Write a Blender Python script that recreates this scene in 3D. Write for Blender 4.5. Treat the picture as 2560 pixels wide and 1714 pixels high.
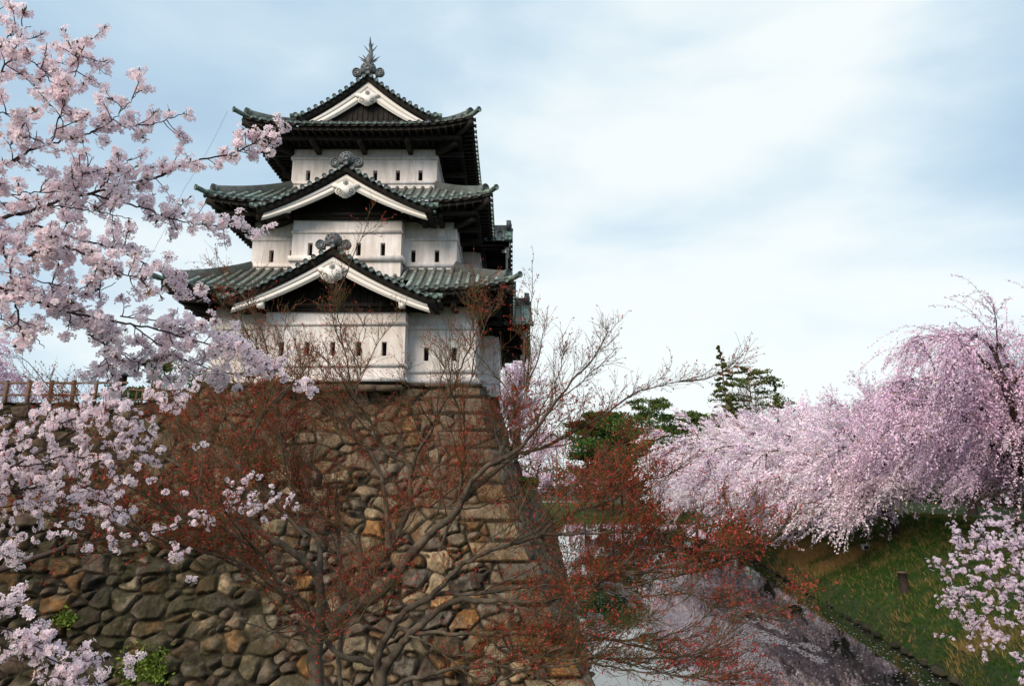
import bpy, math, random
import numpy as np
from math import sin, cos, pi, radians, atan, tan, sqrt
from mathutils import Vector, Matrix

for o in list(bpy.data.objects):
    bpy.data.objects.remove(o)
SC = bpy.context.scene
COL = SC.collection
RS = np.random.RandomState(7)

# ------------------------------------------------------------------ camera
CAM_H = 7.4
FPX = 1706.67                     # focal length in photo pixels (24 mm on a 36 mm frame)
PITCH = atan(353 / FPX)
cam_d = bpy.data.cameras.new("camera")
cam_d.sensor_width = 36.0
cam_d.lens = 24.0
cam_d.clip_start = 0.05
cam_d.clip_end = 9000
cam = bpy.data.objects.new("camera", cam_d)
cam.location = (0, 0, CAM_H)
cam.rotation_euler = (pi / 2 + PITCH, 0, 0)
COL.objects.link(cam)
SC.camera = cam
SC.render.resolution_x, SC.render.resolution_y = 1024, 685


def at(px, py, Y):
    """world point on the line of sight of a photo pixel, at the distance Y in front"""
    x = (px - 1280) / FPX
    y = -(py - 857) / FPX
    d = (x, cos(PITCH) - y * sin(PITCH), sin(PITCH) + y * cos(PITCH))
    t = Y / d[1]
    return np.array([d[0] * t, Y, d[2] * t + CAM_H])


# ------------------------------------------------------------------ sky and sun
SUN_EL, SUN_AZ = radians(34), radians(212)      # sun behind the camera, to the left
W = bpy.data.worlds.new("World")
SC.world = W
W.use_nodes = True
nt = W.node_tree
N, LK = nt.nodes, nt.links
for n in list(N):
    N.remove(n)
out = N.new("ShaderNodeOutputWorld")
bg = N.new("ShaderNodeBackground")
bg.inputs["Strength"].default_value = 0.1
LK.new(bg.outputs[0], out.inputs[0])
sky = N.new("ShaderNodeTexSky")
sky.sky_type = 'NISHITA'
sky.sun_disc = False
sky.sun_elevation = SUN_EL
sky.sun_rotation = SUN_AZ
tc = N.new("ShaderNodeTexCoord")
mp = N.new("ShaderNodeMapping")
mp.inputs["Scale"].default_value = (1.3, 1.0, 3.4)
mp.inputs["Rotation"].default_value = (0, radians(-22), 0)
LK.new(tc.outputs["Generated"], mp.inputs[0])
n1 = N.new("ShaderNodeTexNoise")
n1.inputs["Scale"].default_value = 1.7
n1.inputs["Detail"].default_value = 7
n1.inputs["Roughness"].default_value = 0.47
n1.inputs["Distortion"].default_value = 0.25
LK.new(mp.outputs[0], n1.inputs[0])


def wmath(op, a, b=None, c=None):
    m = N.new("ShaderNodeMath")
    m.operation = op
    for i, v in enumerate((a, b, c)):
        if v is None:
            continue
        if isinstance(v, (int, float)):
            m.inputs[i].default_value = v
        else:
            LK.new(v, m.inputs[i])
    return m.outputs[0]


def lobe(direction, lo, hi):
    """thin bright part of the overcast round a direction: 0 far away, 1 at its middle"""
    v = Vector(direction).normalized()
    d = N.new("ShaderNodeVectorMath")
    d.operation = 'DOT_PRODUCT'
    LK.new(tc.outputs["Generated"], d.inputs[0])
    d.inputs[1].default_value = v
    r = N.new("ShaderNodeMapRange")
    r.interpolation_type = 'SMOOTHSTEP'
    r.inputs["From Min"].default_value = lo
    r.inputs["From Max"].default_value = hi
    LK.new(d.outputs["Value"], r.inputs["Value"])
    return r.outputs[0]


l1 = lobe((0.24, 1.0, 0.27), 0.84, 1.0)
l2 = lobe((-0.42, 1.0, 0.16), 0.90, 1.0)
l3 = lobe((-0.6, -0.6, 0.5), 0.3, 1.0)
l4 = lobe((0.2, 0.9, 1.6), 0.4, 1.0)
s = wmath('MULTIPLY_ADD', n1.outputs["Fac"], 2.5, -1.12)
s = wmath('MULTIPLY_ADD', l1, 0.78, s)
s = wmath('MULTIPLY_ADD', l2, 0.62, s)
s = wmath('MULTIPLY_ADD', l3, 0.4, s)
cr = N.new("ShaderNodeValToRGB")
LK.new(s, cr.inputs[0])
cr.color_ramp.interpolation = 'B_SPLINE'
e = cr.color_ramp.elements
e[0].position = 0.0
e[0].color = (0.44, 0.61, 0.78, 1)
e[1].position = 1.0
e[1].color = (0.97, 1.02, 1.02, 1)
k = cr.color_ramp.elements.new(0.42)
k.color = (0.60, 0.77, 0.90, 1)
k = cr.color_ramp.elements.new(0.72)
k.color = (0.82, 0.93, 0.98, 1)
mul = N.new("ShaderNodeVectorMath")
mul.operation = 'SCALE'
mul.inputs["Scale"].default_value = 9.0
LK.new(cr.outputs[0], mul.inputs[0])
mx = N.new("ShaderNodeMixRGB")
mx.inputs[0].default_value = 0.93
LK.new(sky.outputs[0], mx.inputs[1])
LK.new(mul.outputs[0], mx.inputs[2])
LK.new(mx.outputs[0], bg.inputs["Color"])

sun_d = bpy.data.lights.new("sun", 'SUN')
sun_d.energy = 3.4
sun_d.angle = radians(38)
sun_d.color = (1.0, 0.86, 0.70)
sun = bpy.data.objects.new("sun", sun_d)
sd = Vector((sin(SUN_AZ) * cos(SUN_EL), cos(SUN_AZ) * cos(SUN_EL), sin(SUN_EL)))
sun.rotation_euler = sd.to_track_quat('Z', 'Y').to_euler()
sun.location = (-20, -20, 40)
COL.objects.link(sun)
SC.view_settings.view_transform = 'Standard'
SC.view_settings.look = 'None'
SC.view_settings.exposure = 0.2
SC.view_settings.gamma = 1.0
SC.render.engine = 'CYCLES'
SC.cycles.max_bounces = 6
SC.cycles.transparent_max_bounces = 8


# ------------------------------------------------------------------ helpers
def tag(o, label=None, cat=None, group=None, kind=None):
    if label: o['label'] = label
    if cat: o['category'] = cat
    if group: o['group'] = group
    if kind: o['kind'] = kind
    return o


def empty(name, loc=(0, 0, 0), rz=0.0, parent=None):
    o = bpy.data.objects.new(name, None)
    o.location = loc
    o.rotation_euler = (0, 0, rz)
    if parent: o.parent = parent
    COL.objects.link(o)
    return o


class MB:
    """collects pieces of one mesh: vertices, polygons, a tint per vertex"""
    def __init__(s):
        s.V = []; s.F = []; s.C = []; s.n = 0

    def add(s, V, F, c=None):
        V = np.asarray(V, dtype=np.float64).reshape(-1, 3)
        F = np.asarray(F, dtype=np.int64)
        if F.ndim == 1: F = F.reshape(1, -1)
        s.V.append(V); s.F.append(F + s.n)
        if c is None: c = (1, 1, 1)
        c = np.asarray(c, dtype=np.float64)
        if c.ndim == 1: c = np.tile(c, (len(V), 1))
        s.C.append(c)
        s.n += len(V)
        return s

    def box(s, x0, x1, y0, y1, z0, z1, T=None, c=None):
        V = [(x0, y0, z0), (x1, y0, z0), (x1, y1, z0), (x0, y1, z0), (x0, y0, z1), (x1, y0, z1), (x1, y1, z1), (x0, y1, z1)]
        F = [(0, 3, 2, 1), (4, 5, 6, 7), (0, 1, 5, 4), (1, 2, 6, 5), (2, 3, 7, 6), (3, 0, 4, 7)]
        V = np.array(V)
        if T: V = T(V)
        return s.add(V, F, c)

    def beam(s, p, q, w, h, c=None):
        """a straight beam of w by h between two points"""
        p, q = np.array(p, float), np.array(q, float)
        d = q - p; d /= np.linalg.norm(d)
        up = np.array([0, 0, 1.0])
        if abs(d[2]) > .95: up = np.array([0, 1.0, 0])
        r = np.cross(d, up); r /= np.linalg.norm(r)
        u = np.cross(r, d)
        V = []
        for b in (p, q):
            for a, e_ in ((-1, -1), (1, -1), (1, 1), (-1, 1)):
                V.append(b + r * a * w / 2 + u * e_ * h / 2)
        F = [(0, 1, 2, 3), (7, 6, 5, 4), (0, 4, 5, 1), (1, 5, 6, 2), (2, 6, 7, 3), (3, 7, 4, 0)]
        return s.add(V, F, c)

    def tube(s, P, R, n=8, cap=True, c=None, T=None):
        P = np.array(P, float); K = len(P)
        R = np.ones(K) * np.asarray(R, float)
        D = np.gradient(P, axis=0)
        D /= np.linalg.norm(D, axis=1)[:, None] + 1e-12
        ref = np.array([0, 0, 1.0])
        if abs(D[:, 2]).max() > .93: ref = np.array([0.93, 0.36, 0.05])
        A = np.cross(D, ref); A /= np.linalg.norm(A, axis=1)[:, None] + 1e-12
        B = np.cross(D, A)
        th = np.arange(n) / n * 2 * pi
        V = P[:, None, :] + R[:, None, None] * (A[:, None, :] * np.cos(th)[None, :, None] + B[:, None, :] * np.sin(th)[None, :, None])
        V = V.reshape(-1, 3)
        i = np.arange(K - 1)[:, None] * n; j = np.arange(n)[None, :]; j2 = (j + 1) % n
        F = np.stack([i + j, i + j2, i + n + j2, i + n + j], -1).reshape(-1, 4)
        if T: V = T(V)
        s.add(V, F, c)
        if cap:
            b = s.n - len(V)
            s.F.append(np.array([[b + q for q in range(n)]]))
            s.F.append(np.array([[b + (K - 1) * n + q for q in range(n - 1, -1, -1)]]))
        return s

    def strip(s, G, c=None, T=None):
        """a grid of points (m, n, 3) as quads"""
        G = np.asarray(G, float); m, n = G.shape[:2]
        i = np.arange(m - 1)[:, None] * n; j = np.arange(n - 1)[None, :]
        F = np.stack([i + j, i + j + 1, i + n + j + 1, i + n + j], -1).reshape(-1, 4)
        V = G.reshape(-1, 3)
        if T: V = T(V)
        if c is not None:
            c = np.asarray(c)
            if c.ndim == 3: c = c.reshape(-1, 3)
        return s.add(V, F, c)

    def plate(s, poly, y0, y1, T=None, c=None):
        """a flat outline (x, z) given thickness between y0 and y1"""
        n = len(poly)
        V = [(x, y0, z) for x, z in poly] + [(x, y1, z) for x, z in poly]
        V = np.array(V, float)
        if T: V = T(V)
        b = s.n
        s.add(V, [(i, (i + 1) % n, n + (i + 1) % n, n + i) for i in range(n)], c)
        s.F.append(np.array([[b + i for i in range(n - 1, -1, -1)]]))
        s.F.append(np.array([[b + n + i for i in range(n)]]))
        return s

    def build(s, name, m, parent=None, smooth=False, loc=None):
        me = bpy.data.meshes.new(name)
        V = np.concatenate(s.V); C = np.concatenate(s.C)
        loops = np.concatenate([f.reshape(-1) for f in s.F])
        cnt = np.concatenate([np.full(len(f), f.shape[1]) for f in s.F])
        st = np.concatenate([[0], np.cumsum(cnt)[:-1]])
        me.vertices.add(len(V)); me.vertices.foreach_set("co", V.astype(np.float32).ravel())
        me.loops.add(len(loops)); me.loops.foreach_set("vertex_index", loops.astype(np.int32))
        me.polygons.add(len(cnt))
        me.polygons.foreach_set("loop_start", st.astype(np.int32))
        me.polygons.foreach_set("loop_total", cnt.astype(np.int32))
        if smooth: me.polygons.foreach_set("use_smooth", np.ones(len(cnt), dtype=bool))
        at_ = me.attributes.new("tint", 'FLOAT_COLOR', 'POINT')
        at_.data.foreach_set("color", np.concatenate([C, np.ones((len(C), 1))], 1).astype(np.float32).ravel())
        me.update(calc_edges=True)
        me.materials.append(m)
        o = bpy.data.objects.new(name, me)
        if parent: o.parent = parent
        if loc is not None: o.location = loc
        COL.objects.link(o)
        return o


def hash2(i, j, s=0):
    i = np.asarray(i).astype(np.int64); j = np.asarray(j).astype(np.int64)
    h = (i * 374761393 + j * 668265263 + s * 1442695041) & 0xffffffff
    h = ((h ^ (h >> 13)) * 1274126177) & 0xffffffff
    h = ((h ^ (h >> 16)) * 2246822519) & 0xffffffff
    return ((h ^ (h >> 15)) & 0xffffff) / float(0x1000000)


def vnoise(x, y, s=0):
    i, j = np.floor(x), np.floor(y)
    fx, fy = x - i, y - j
    fx = fx * fx * (3 - 2 * fx); fy = fy * fy * (3 - 2 * fy)
    return (hash2(i, j, s) * (1 - fx) * (1 - fy) + hash2(i + 1, j, s) * fx * (1 - fy)
            + hash2(i, j + 1, s) * (1 - fx) * fy + hash2(i + 1, j + 1, s) * fx * fy)


def fbm(x, y, s=0, o=4):
    v = 0; a = .5
    for k in range(o):
        v = v + a * vnoise(x * 2 ** k, y * 2 ** k, s + k); a *= .5
    return v / (1 - .5 ** o)


# ------------------------------------------------------------------ materials
def mat(name, color, rough=0.8, tint=False, noise=None, noise2=None, bump=None, spec=0.3, metal=0.0, sss=0.0, trans=False):
    """colour = base; noise = (scale, colour2, amount[, stretch]); bump = (scale, strength, distance)"""
    m = bpy.data.materials.new(name)
    m.use_nodes = True
    t = m.node_tree; nd, lk = t.nodes, t.links
    b = nd["Principled BSDF"]
    b.inputs["Roughness"].default_value = rough
    b.inputs["Specular IOR Level"].default_value = spec
    b.inputs["Metallic"].default_value = metal
    tcn = nd.new("ShaderNodeTexCoord")
    cur = nd.new("ShaderNodeRGB"); cur.outputs[0].default_value = (*color, 1)
    cur = cur.outputs[0]
    for nz in (noise, noise2):
        if not nz: continue
        mpn = nd.new("ShaderNodeMapping")
        if len(nz) > 3: mpn.inputs["Scale"].default_value = nz[3]
        lk.new(tcn.outputs["Object"], mpn.inputs[0])
        tx = nd.new("ShaderNodeTexNoise"); tx.inputs["Scale"].default_value = nz[0]
        tx.inputs["Detail"].default_value = 8; tx.inputs["Roughness"].default_value = .62
        lk.new(mpn.outputs[0], tx.inputs[0])
        rp = nd.new("ShaderNodeMapRange"); rp.inputs["From Min"].default_value = .42; rp.inputs["From Max"].default_value = .62
        rp.inputs["To Max"].default_value = nz[2]
        lk.new(tx.outputs["Fac"], rp.inputs["Value"])
        mm = nd.new("ShaderNodeMixRGB"); lk.new(rp.outputs[0], mm.inputs[0])
        lk.new(cur, mm.inputs[1]); mm.inputs[2].default_value = (*nz[1], 1)
        cur = mm.outputs[0]
    if tint:
        an = nd.new("ShaderNodeAttribute"); an.attribute_name = "tint"
        mm = nd.new("ShaderNodeMixRGB"); mm.blend_type = 'MULTIPLY'; mm.inputs[0].default_value = 1
        lk.new(cur, mm.inputs[1]); lk.new(an.outputs["Color"], mm.inputs[2])
        cur = mm.outputs[0]
    lk.new(cur, b.inputs["Base Color"])
    if bump:
        tx = nd.new("ShaderNodeTexNoise"); tx.inputs["Scale"].default_value = bump[0]
        tx.inputs["Detail"].default_value = 8; tx.inputs["Roughness"].default_value = .65
        lk.new(tcn.outputs["Object"], tx.inputs[0])
        bn = nd.new("ShaderNodeBump"); bn.inputs["Strength"].default_value = bump[1]; bn.inputs["Distance"].default_value = bump[2]
        lk.new(tx.outputs["Fac"], bn.inputs["Height"]); lk.new(bn.outputs[0], b.inputs["Normal"])
    if trans:   # thin petals and leaves let some light through
        o_ = nd["Material Output"]
        tr = nd.new("ShaderNodeBsdfTranslucent"); lk.new(cur, tr.inputs[0])
        ms = nd.new("ShaderNodeMixShader"); ms.inputs[0].default_value = trans
        lk.new(b.outputs[0], ms.inputs[1]); lk.new(tr.outputs[0], ms.inputs[2]); lk.new(ms.outputs[0], o_.inputs[0])
    return m


M = {}
M['plaster'] = mat('plaster', (.82, .77, .765), .85, noise=(.7, (.55, .47, .40), .5), noise2=(4.0, (.50, .44, .40), .6, (1, 1, .14)), bump=(9, .15, .02))
M['trim'] = mat('white_trim', (.76, .72, .69), .6, noise=(1.5, (.74, .68, .6), .4), bump=(14, .1, .01))
M['wood'] = mat('dark_timber', (.012, .010, .009), .85, noise=(3, (.028, .021, .016), .7), bump=(12, .3, .02))
M['void'] = mat('dark_opening', (.008, .008, .009), .9)
M['copper'] = mat('copper_tile', (.098, .128, .126), .55, tint=True, noise=(2.0, (.06, .055, .052), .6), noise2=(6, (.27, .31, .27), .65, (1, 1, .5)), spec=.4, bump=(20, .25, .02))
M['ridge'] = mat('ridge_tile', (.075, .075, .078), .6, tint=True, noise=(2.4, (.15, .19, .17), .5), spec=.4, bump=(18, .3, .02))
M['bronze'] = mat('dark_bronze', (.085, .09, .10), .5, noise=(5, (.15, .17, .17), .5), bump=(16, .3, .02), spec=.5)
M['stone'] = mat('wall_stone', (1, 1, 1), .88, tint=True, noise=(2.4, (.52, .48, .44), .8), noise2=(9, (.50, .46, .42), .75), bump=(7, 1.0, .10), spec=.25)
M['bark'] = mat('grey_bark', (.045, .032, .024), .9, noise=(6, (.15, .115, .085), .75), noise2=(2.0, (.07, .07, .04), .3), bump=(40, .6, .012))
M['twig'] = mat('maple_twig', (.10, .07, .035), .8, tint=True)
M['bud'] = mat('red_bud_leaf', (.33, .036, .024), .6, tint=True, trans=.3)
M['cbark'] = mat('cherry_bark', (.035, .020, .017), .85, noise=(16, (.07, .045, .04), .6), bump=(60, .5, .006))
M['petal'] = mat('cherry_petal', (1.0, .97, .985), .7, tint=True, trans=.5, spec=.1)
M['youngleaf'] = mat('young_leaf', (.20, .15, .03), .5, tint=True, trans=.35)
M['bloom'] = mat('cherry_bloom_spray', (.93, .84, .89), .8, tint=True, trans=.35, spec=.1)
M['pine'] = mat('pine_needle_clump', (.045, .075, .028), .7, tint=True, trans=.15)
M['pbark'] = mat('pine_bark', (.13, .085, .06), .9, noise=(3, (.14, .09, .065), .6), bump=(10, .6, .04))
M['brush'] = mat('bare_brush_twigs', (.12, .075, .055), .9, tint=True)
M['grassland'] = mat('grass_bank_soil', (.026, .05, .010), .95, noise=(.35, (.09, .075, .025), .3), noise2=(2.5, (.015, .028, .007), .8), bump=(6, .8, .08))
M['blade'] = mat('grass_blade', (1, 1, 1), .8, tint=True, trans=.25)
M['earth'] = mat('packed_earth', (.15, .12, .09), .95, noise=(.5, (.10, .085, .06), .7), bump=(4, .4, .05))
M['gravel'] = mat('gravel_path', (.36, .31, .27), .95, noise=(1.5, (.28, .24, .21), .6), bump=(20, .3, .02))
M['post'] = mat('weathered_post', (.022, .015, .012), .9, noise=(5, (.05, .036, .03), .7), bump=(20, .5, .01))
M['fencew'] = mat('brown_fence_wood', (.13, .075, .05), .85, noise=(4, (.2, .14, .1), .6), bump=(20, .4, .01))
M['lampm'] = mat('grey_lamp_metal', (.35, .36, .36), .5, noise=(6, (.28, .28, .28), .5))
M['redp'] = mat('red_paint', (.30, .03, .02), .6, noise=(4, (.2, .03, .02), .5))
M['skin'] = mat('skin', (.5, .32, .24), .6)
M['hair'] = mat('black_hair', (.015, .012, .01), .6)
# ------------------------------------------------------------------ the castle keep
OX, OY = -7.55, 30.0              # castle axis and front wall plane
CB = np.array([0, 7.2, 11.8])     # the keep's own origin, in castle coordinates
keep = empty('castle_keep', (OX, OY + CB[1], CB[2]))
tag(keep, 'white three-storey castle keep with green copper roofs standing on the stone base', 'castle')


def cbuild(mb, name, m, parent, smooth=False):
    mb.V = [v - CB for v in mb.V]
    return mb.build(name, m, parent, smooth)


def ident(V): return V


def side_frame(uc, v_c):
    """local (x, y, z) with y pointing inwards -> right-hand side of the keep; x runs along the depth"""
    def T(V):
        V = np.asarray(V, float)
        return np.stack([uc - V[:, 1], v_c + V[:, 0], V[:, 2]], 1)
    return T


def wall_panel(mb, vb, x0, x1, z0, z1, y, holes, hz0, hz1, T, depth=.32):
    """plaster panel in the plane y with window openings and their jambs; returns nothing, windows go to vb list"""
    holes = sorted(holes)
    xs = [x0]
    for h in holes: xs += [h - .11, h + .11]
    xs.append(x1)
    def q(a, b, c, d):
        mb.add(T(np.array([(a, y, c), (b, y, c), (b, y, d), (a, y, d)])), [(0, 1, 2, 3)])
    if not holes:
        q(x0, x1, z0, z1); return
    q(x0, x1, z0, hz0); q(x0, x1, hz1, z1)
    for i in range(0, len(xs), 2): q(xs[i], xs[i + 1], hz0, hz1)
    for h in holes:
        a, b = h - .11, h + .11
        w = .0
        V = np.array([(a, y, hz0), (b, y, hz0), (b, y, hz1), (a, y, hz1), (a, y + depth, hz0), (b, y + depth, hz0), (b, y + depth, hz1), (a, y + depth, hz1)])
        mb.add(T(V), [(0, 4, 5, 1), (3, 2, 6, 7), (0, 3, 7, 4), (1, 5, 6, 2)])
        wv = MB()
        wv.add(T(np.array([(a, y + depth, hz0), (b, y + depth, hz0), (b, y + depth, hz1), (a, y + depth, hz1)])), [(0, 1, 2, 3)])
        wv.box(h - .012, h + .012, y + depth - .06, y + depth - .03, hz0, hz1, T)
        vb.append(wv)


def ring(mb, A, v0, v1, z0, z1, p):
    """a plaster moulding running round a storey, proud by p"""
    mb.box(-A - p, A + p, v0 - p, v0, z0, z1)
    mb.box(-A - p, A + p, v1, v1 + p, z0, z1)
    mb.box(-A - p, -A, v0, v1, z0, z1)
    mb.box(A, A + p, v0, v1, z0, z1)


def storey(label, A, v0, v1, z0, z1, holes, hz, bands, side_holes=()):
    mb = MB(); wins = []
    wall_panel(mb, wins, -A, A, z0, z1, v0, holes, hz[0], hz[1], ident)
    TR = side_frame(A, 0)
    wall_panel(mb, wins, v0, v1, z0, z1, 0, side_holes, hz[0], hz[1], TR)
    mb.add([(-A, v0, z0), (-A, v1, z0), (-A, v1, z1), (-A, v0, z1)], [(0, 3, 2, 1)])
    mb.add([(-A, v1, z0), (A, v1, z0), (A, v1, z1), (-A, v1, z1)], [(0, 3, 2, 1)])
    for b0, b1, p in bands: ring(mb, A, v0, v1, b0, b1, p)
    w = cbuild(mb, 'wall', M['plaster'], keep)
    w['label'] = label
    for x in wins: cbuild(x, 'window', M['void'], w)
    return w


def bay(label, xc, hw, y0, y1, z0, z1, holes, hz, bands, T, flare=None):
    """projecting bay; y0 front plane, y1 the wall it stands against"""
    mb = MB(); wins = []
    wall_panel(mb, wins, xc - hw, xc + hw, z0, z1, y0, holes, hz[0], hz[1], T)
    for sx in (-1, 1):
        x = xc + sx * hw
        f = (0, 1, 2, 3) if sx > 0 else (0, 3, 2, 1)
        mb.add(T(np.array([(x, y0, z0), (x, y1, z0), (x, y1, z1), (x, y0, z1)])), [f])
    for b0, b1, p in bands:
        mb.box(xc - hw - p, xc + hw + p, y0 - p, y0, b0, b1, T)
        mb.box(xc - hw - p, xc - hw, y0, y1 - .07, b0, b1, T)
        mb.box(xc + hw, xc + hw + p, y0, y1 - .07, b0, b1, T)
    w = cbuild(mb, 'bay', M['plaster'], keep)
    w['label'] = label
    for x in wins: cbuild(x, 'window', M['void'], w)
    # dark head beam over the bay
    return w


# storeys -------------------------------------------------------------
V1 = (0.0, 14.5); V2 = (1.1, 13.4); V3 = (2.4, 12.1)
storey('first storey wall', 5.92, *V1, 11.75, 15.7, [-3.9, -5.1, 3.71, 4.96], (12.79, 13.4), [(14.2, 14.42, .07), (12.22, 12.4, .06), (11.75, 12.0, .12)], [1.3, 2.5, 12, 13.2])
storey('second storey wall', 4.9, *V2, 17.2, 20.1, [-3.95, -2.97, 2.83, 3.96], (17.76, 18.36), [(18.82, 19.0, .06), (17.5, 17.66, .05)], [2.2, 3.4, 11.5])
storey('third storey wall', 3.7, *V3, 22.0, 24.8, [-2.86, -1.72, -.58, .56, 1.72, 2.87], (22.54, 23.1), [(23.68, 23.86, .07), (22.34, 22.46, .05)], [3.6, 5.0, 6.4, 7.8, 9.2])
TS1 = side_frame(5.92, 7.25)
TS2 = side_frame(4.9, 7.25)
bay('lower front bay wall', -.17, 3.06, -.9, 0, 11.72, 14.82, [-2.47, -1.37, -.25, .88, 1.99], (12.85, 13.47), [(14.2, 14.34, .07), (12.36, 12.5, .06), (11.72, 11.9, .10)], ident)
bay('upper front bay wall', -.15, 2.54, .2, 1.1, 16.7, 19.52, [-1.84, -.72, .41, 1.54], (17.78, 18.4), [(18.86, 19.0, .06), (17.5, 17.74, .12)], ident)
bay('lower side bay wall', 0, 3.0, -.95, 0, 11.72, 14.85, [-2.2, -1.1, 0, 1.1, 2.2], (12.85, 13.47), [(14.2, 14.34, .07), (12.36, 12.5, .06)], TS1)
bay('upper side bay wall', 0, 2.5, -.95, 0, 16.7, 19.55, [-1.6, -.5, .6, 1.7], (17.78, 18.4), [(18.86, 19.0, .06), (17.5, 17.7, .12)], TS2)

SPC = .43


def prof(t): return .82 * t + .18 * t * t


def copper_tint(n, rs, t=None):
    c = rs.uniform(.75, 1.25, (n, 1)) * np.ones((1, 3))
    return c


def skirt(label, A, v0, v1, we, rise, ins_u, ins_v, lift, oh, arms, name='roof', cut=0):
    """hipped roof skirt with round tile ribs, upturned corners, dark timber eaves"""
    rs = np.random.RandomState(int(A * 100))
    zc = (v0 + v1) / 2; Lv = (v1 - v0) / 2
    sides = [((0, v0), (1, 0), (0, 1), A, ins_v, ins_u), ((0, v1), (-1, 0), (0, -1), A, ins_v, ins_u),
             ((A, zc), (0, 1), (-1, 0), Lv, ins_u, ins_v), ((-A, zc), (0, -1), (1, 0), Lv, ins_u, ins_v)]
    tl = MB(); sf = MB(); rf = MB()
    for si, ((mx_, my_), e1, e2, L, run, lat) in enumerate(sides):
        cw = cut if si in (0, 2) else 0
        co = (0, 0) if not cw else ((-.1, .95), None, (0 if si == 0 else 7.25 - zc, 1.45 / run))[0 if si == 0 else 2]
        e1 = np.array([*e1, 0.]); e2 = np.array([*e2, 0.]); m0 = np.array([mx_, my_, 0.])

        def pt(s_, t, dz=0.0, ex=0.0):
            s_ = np.asarray(s_, float); t = np.asarray(t, float)
            q = np.clip(np.abs(s_) / (L - lat * t), 0, 1.02)
            z = we + rise * prof(t) + lift * q ** 4 * np.clip(1 - t, 0, 2) ** 1.5 + dz
            P = m0 + e1 * s_[..., None] + e2 * ((run * t)[..., None])
            P = P.copy(); P[..., 2] = z
            return P
        q = np.linspace(-1, 1, 61); t = np.linspace(0, 1, 9)
        Q, Tt = np.meshgrid(q, t)
        S_ = Q * (L - lat * Tt)
        if cw:      # the skirt opens under the projecting gable
            G0 = pt(S_, Tt)
            i0 = int(np.searchsorted(t, co[1] if si == 2 else .42))
            tl.strip(G0[i0:], (.62, .6, .58))
            for sg in (-1, 1):
                sa = np.linspace(co[0] + sg * cw, sg * L, 20)
                tb = t[:i0 + 1]
                SS = np.array([[co[0] + sg * cw + (sg * (L - lat * b_) - co[0] - sg * cw) * f for f in np.linspace(0, 1, 20)] for b_ in tb])
                GG = pt(SS, np.repeat(tb[:, None], 20, 1))
                tl.strip(GG if sg > 0 else GG[:, ::-1], (.62, .6, .58))
        else:
            tl.strip(pt(S_, Tt), (.62, .6, .58))
        ns = int((L - .12) / SPC)
        for k in range(-ns, ns + 1):
            s0 = k * SPC
            tm = min(1.0, (L - .12 - abs(s0)) / lat)
            if tm < .05: tm = .05
            inn = cw and abs(s0 - co[0]) < cw
            tt = np.linspace(.45 if inn else -.09 / run, tm, max(3, int(8 * tm) + 2))
            P = pt(np.full(len(tt), s0), tt, .045)
            br = rs.uniform(.75, 1.2)
            # patina near the eave, browner copper higher up
            g = np.clip(1 - tt * 1.25 + rs.uniform(-.25, .25), 0, 1)[:, None]
            col = (np.array([1.65, 1.75, 1.68]) * g * 1.15 + np.array([.95, .78, .72]) * (1 - g)) * br
            b = tl.n
            tl.tube(P, .088, 8, True, np.repeat(col, 8, 0))
            if not inn: tl.tube([P[0] - e2 * .035, P[0] + e2 * .02], .108, 10, True, (.52, .55, .56))
        # fascia and soffit
        for qa, qb in ([(-1, 1)] if not cw else [(-1, (co[0] - cw) / L), ((co[0] + cw) / L, 1)]):
            qq = np.linspace(qa, qb, 41)
            for za, zb, ins in ((-.03, -.13, .02), (-.13, -.30, .12)):
                G = []
                for zz in (za, zb):
                    s_ = qq * (L - ins)
                    P = m0 + e1 * s_[:, None] + e2 * ins
                    P[:, 2] = we + lift * np.abs(qq) ** 4 + zz
                    G.append(P)
                sf.strip(np.array(G))
            G = []
            for u in np.linspace(0, 1, 6):
                w0 = L - .1 - (oh - .1) * u
                s_ = np.clip(qq * L, -w0, w0)
                P = m0 + e1 * s_[:, None] + e2 * (.1 + (oh - .1) * u)
                P[:, 2] = we - .22 + lift * (np.abs(s_) / w0) ** 4 * (1 - u) ** 1.5 + .1 * u
                G.append(P)
            sf.strip(np.array(G))
        n2 = int((L - .2) / .36)
        for k in range(-n2, n2 + 1):
            s0 = k * .36
            um = min(1.0, (L - .15 - abs(s0)) / oh)
            if um < .12 or (cw and abs(s0 - co[0]) < cw): continue
            zz = we - .24 + lift * (abs(s0) / L) ** 4
            p = m0 + e1 * s0 + e2 * .06; p[2] = zz - .05
            q_ = m0 + e1 * s0 + e2 * oh * um; q_[2] = zz - .05 + .06 - lift * (abs(s0) / L) ** 4 * um
            rf.beam(p, q_, .1, .12)
        for a in arms:
            if abs(a) > L - oh or (cw and abs(a - co[0]) < cw): continue
            p = m0 + e1 * a + e2 * (oh * .3); p[2] = we - .52
            q_ = m0 + e1 * a + e2 * (oh + .02); q_[2] = we - .52
            rf.beam(p, q_, .24, .3)
        Lp = L - oh * .38
        p = m0 - e1 * (L - oh) + e2 * (oh - .06); q_ = m0 + e1 * (L - oh) + e2 * (oh - .06)
        p[2] = q_[2] = we - .30
        rf.beam(p, q_, .12, .14)
        for pa, pb in ([(-Lp, Lp)] if not cw else [(-Lp, co[0] - cw), (co[0] + cw, Lp)]):
            p = m0 + e1 * pa + e2 * oh * .38; q_ = m0 + e1 * pb + e2 * oh * .38
            p[2] = q_[2] = we - .36
            rf.beam(p, q_, .22, .16)
    r = cbuild(tl, name, M['copper'], keep, False)
    r['label'] = label
    cbuild(sf, 'soffit', M['wood'], r)
    cbuild(rf, 'rafter_frame', M['wood'], r)
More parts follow.
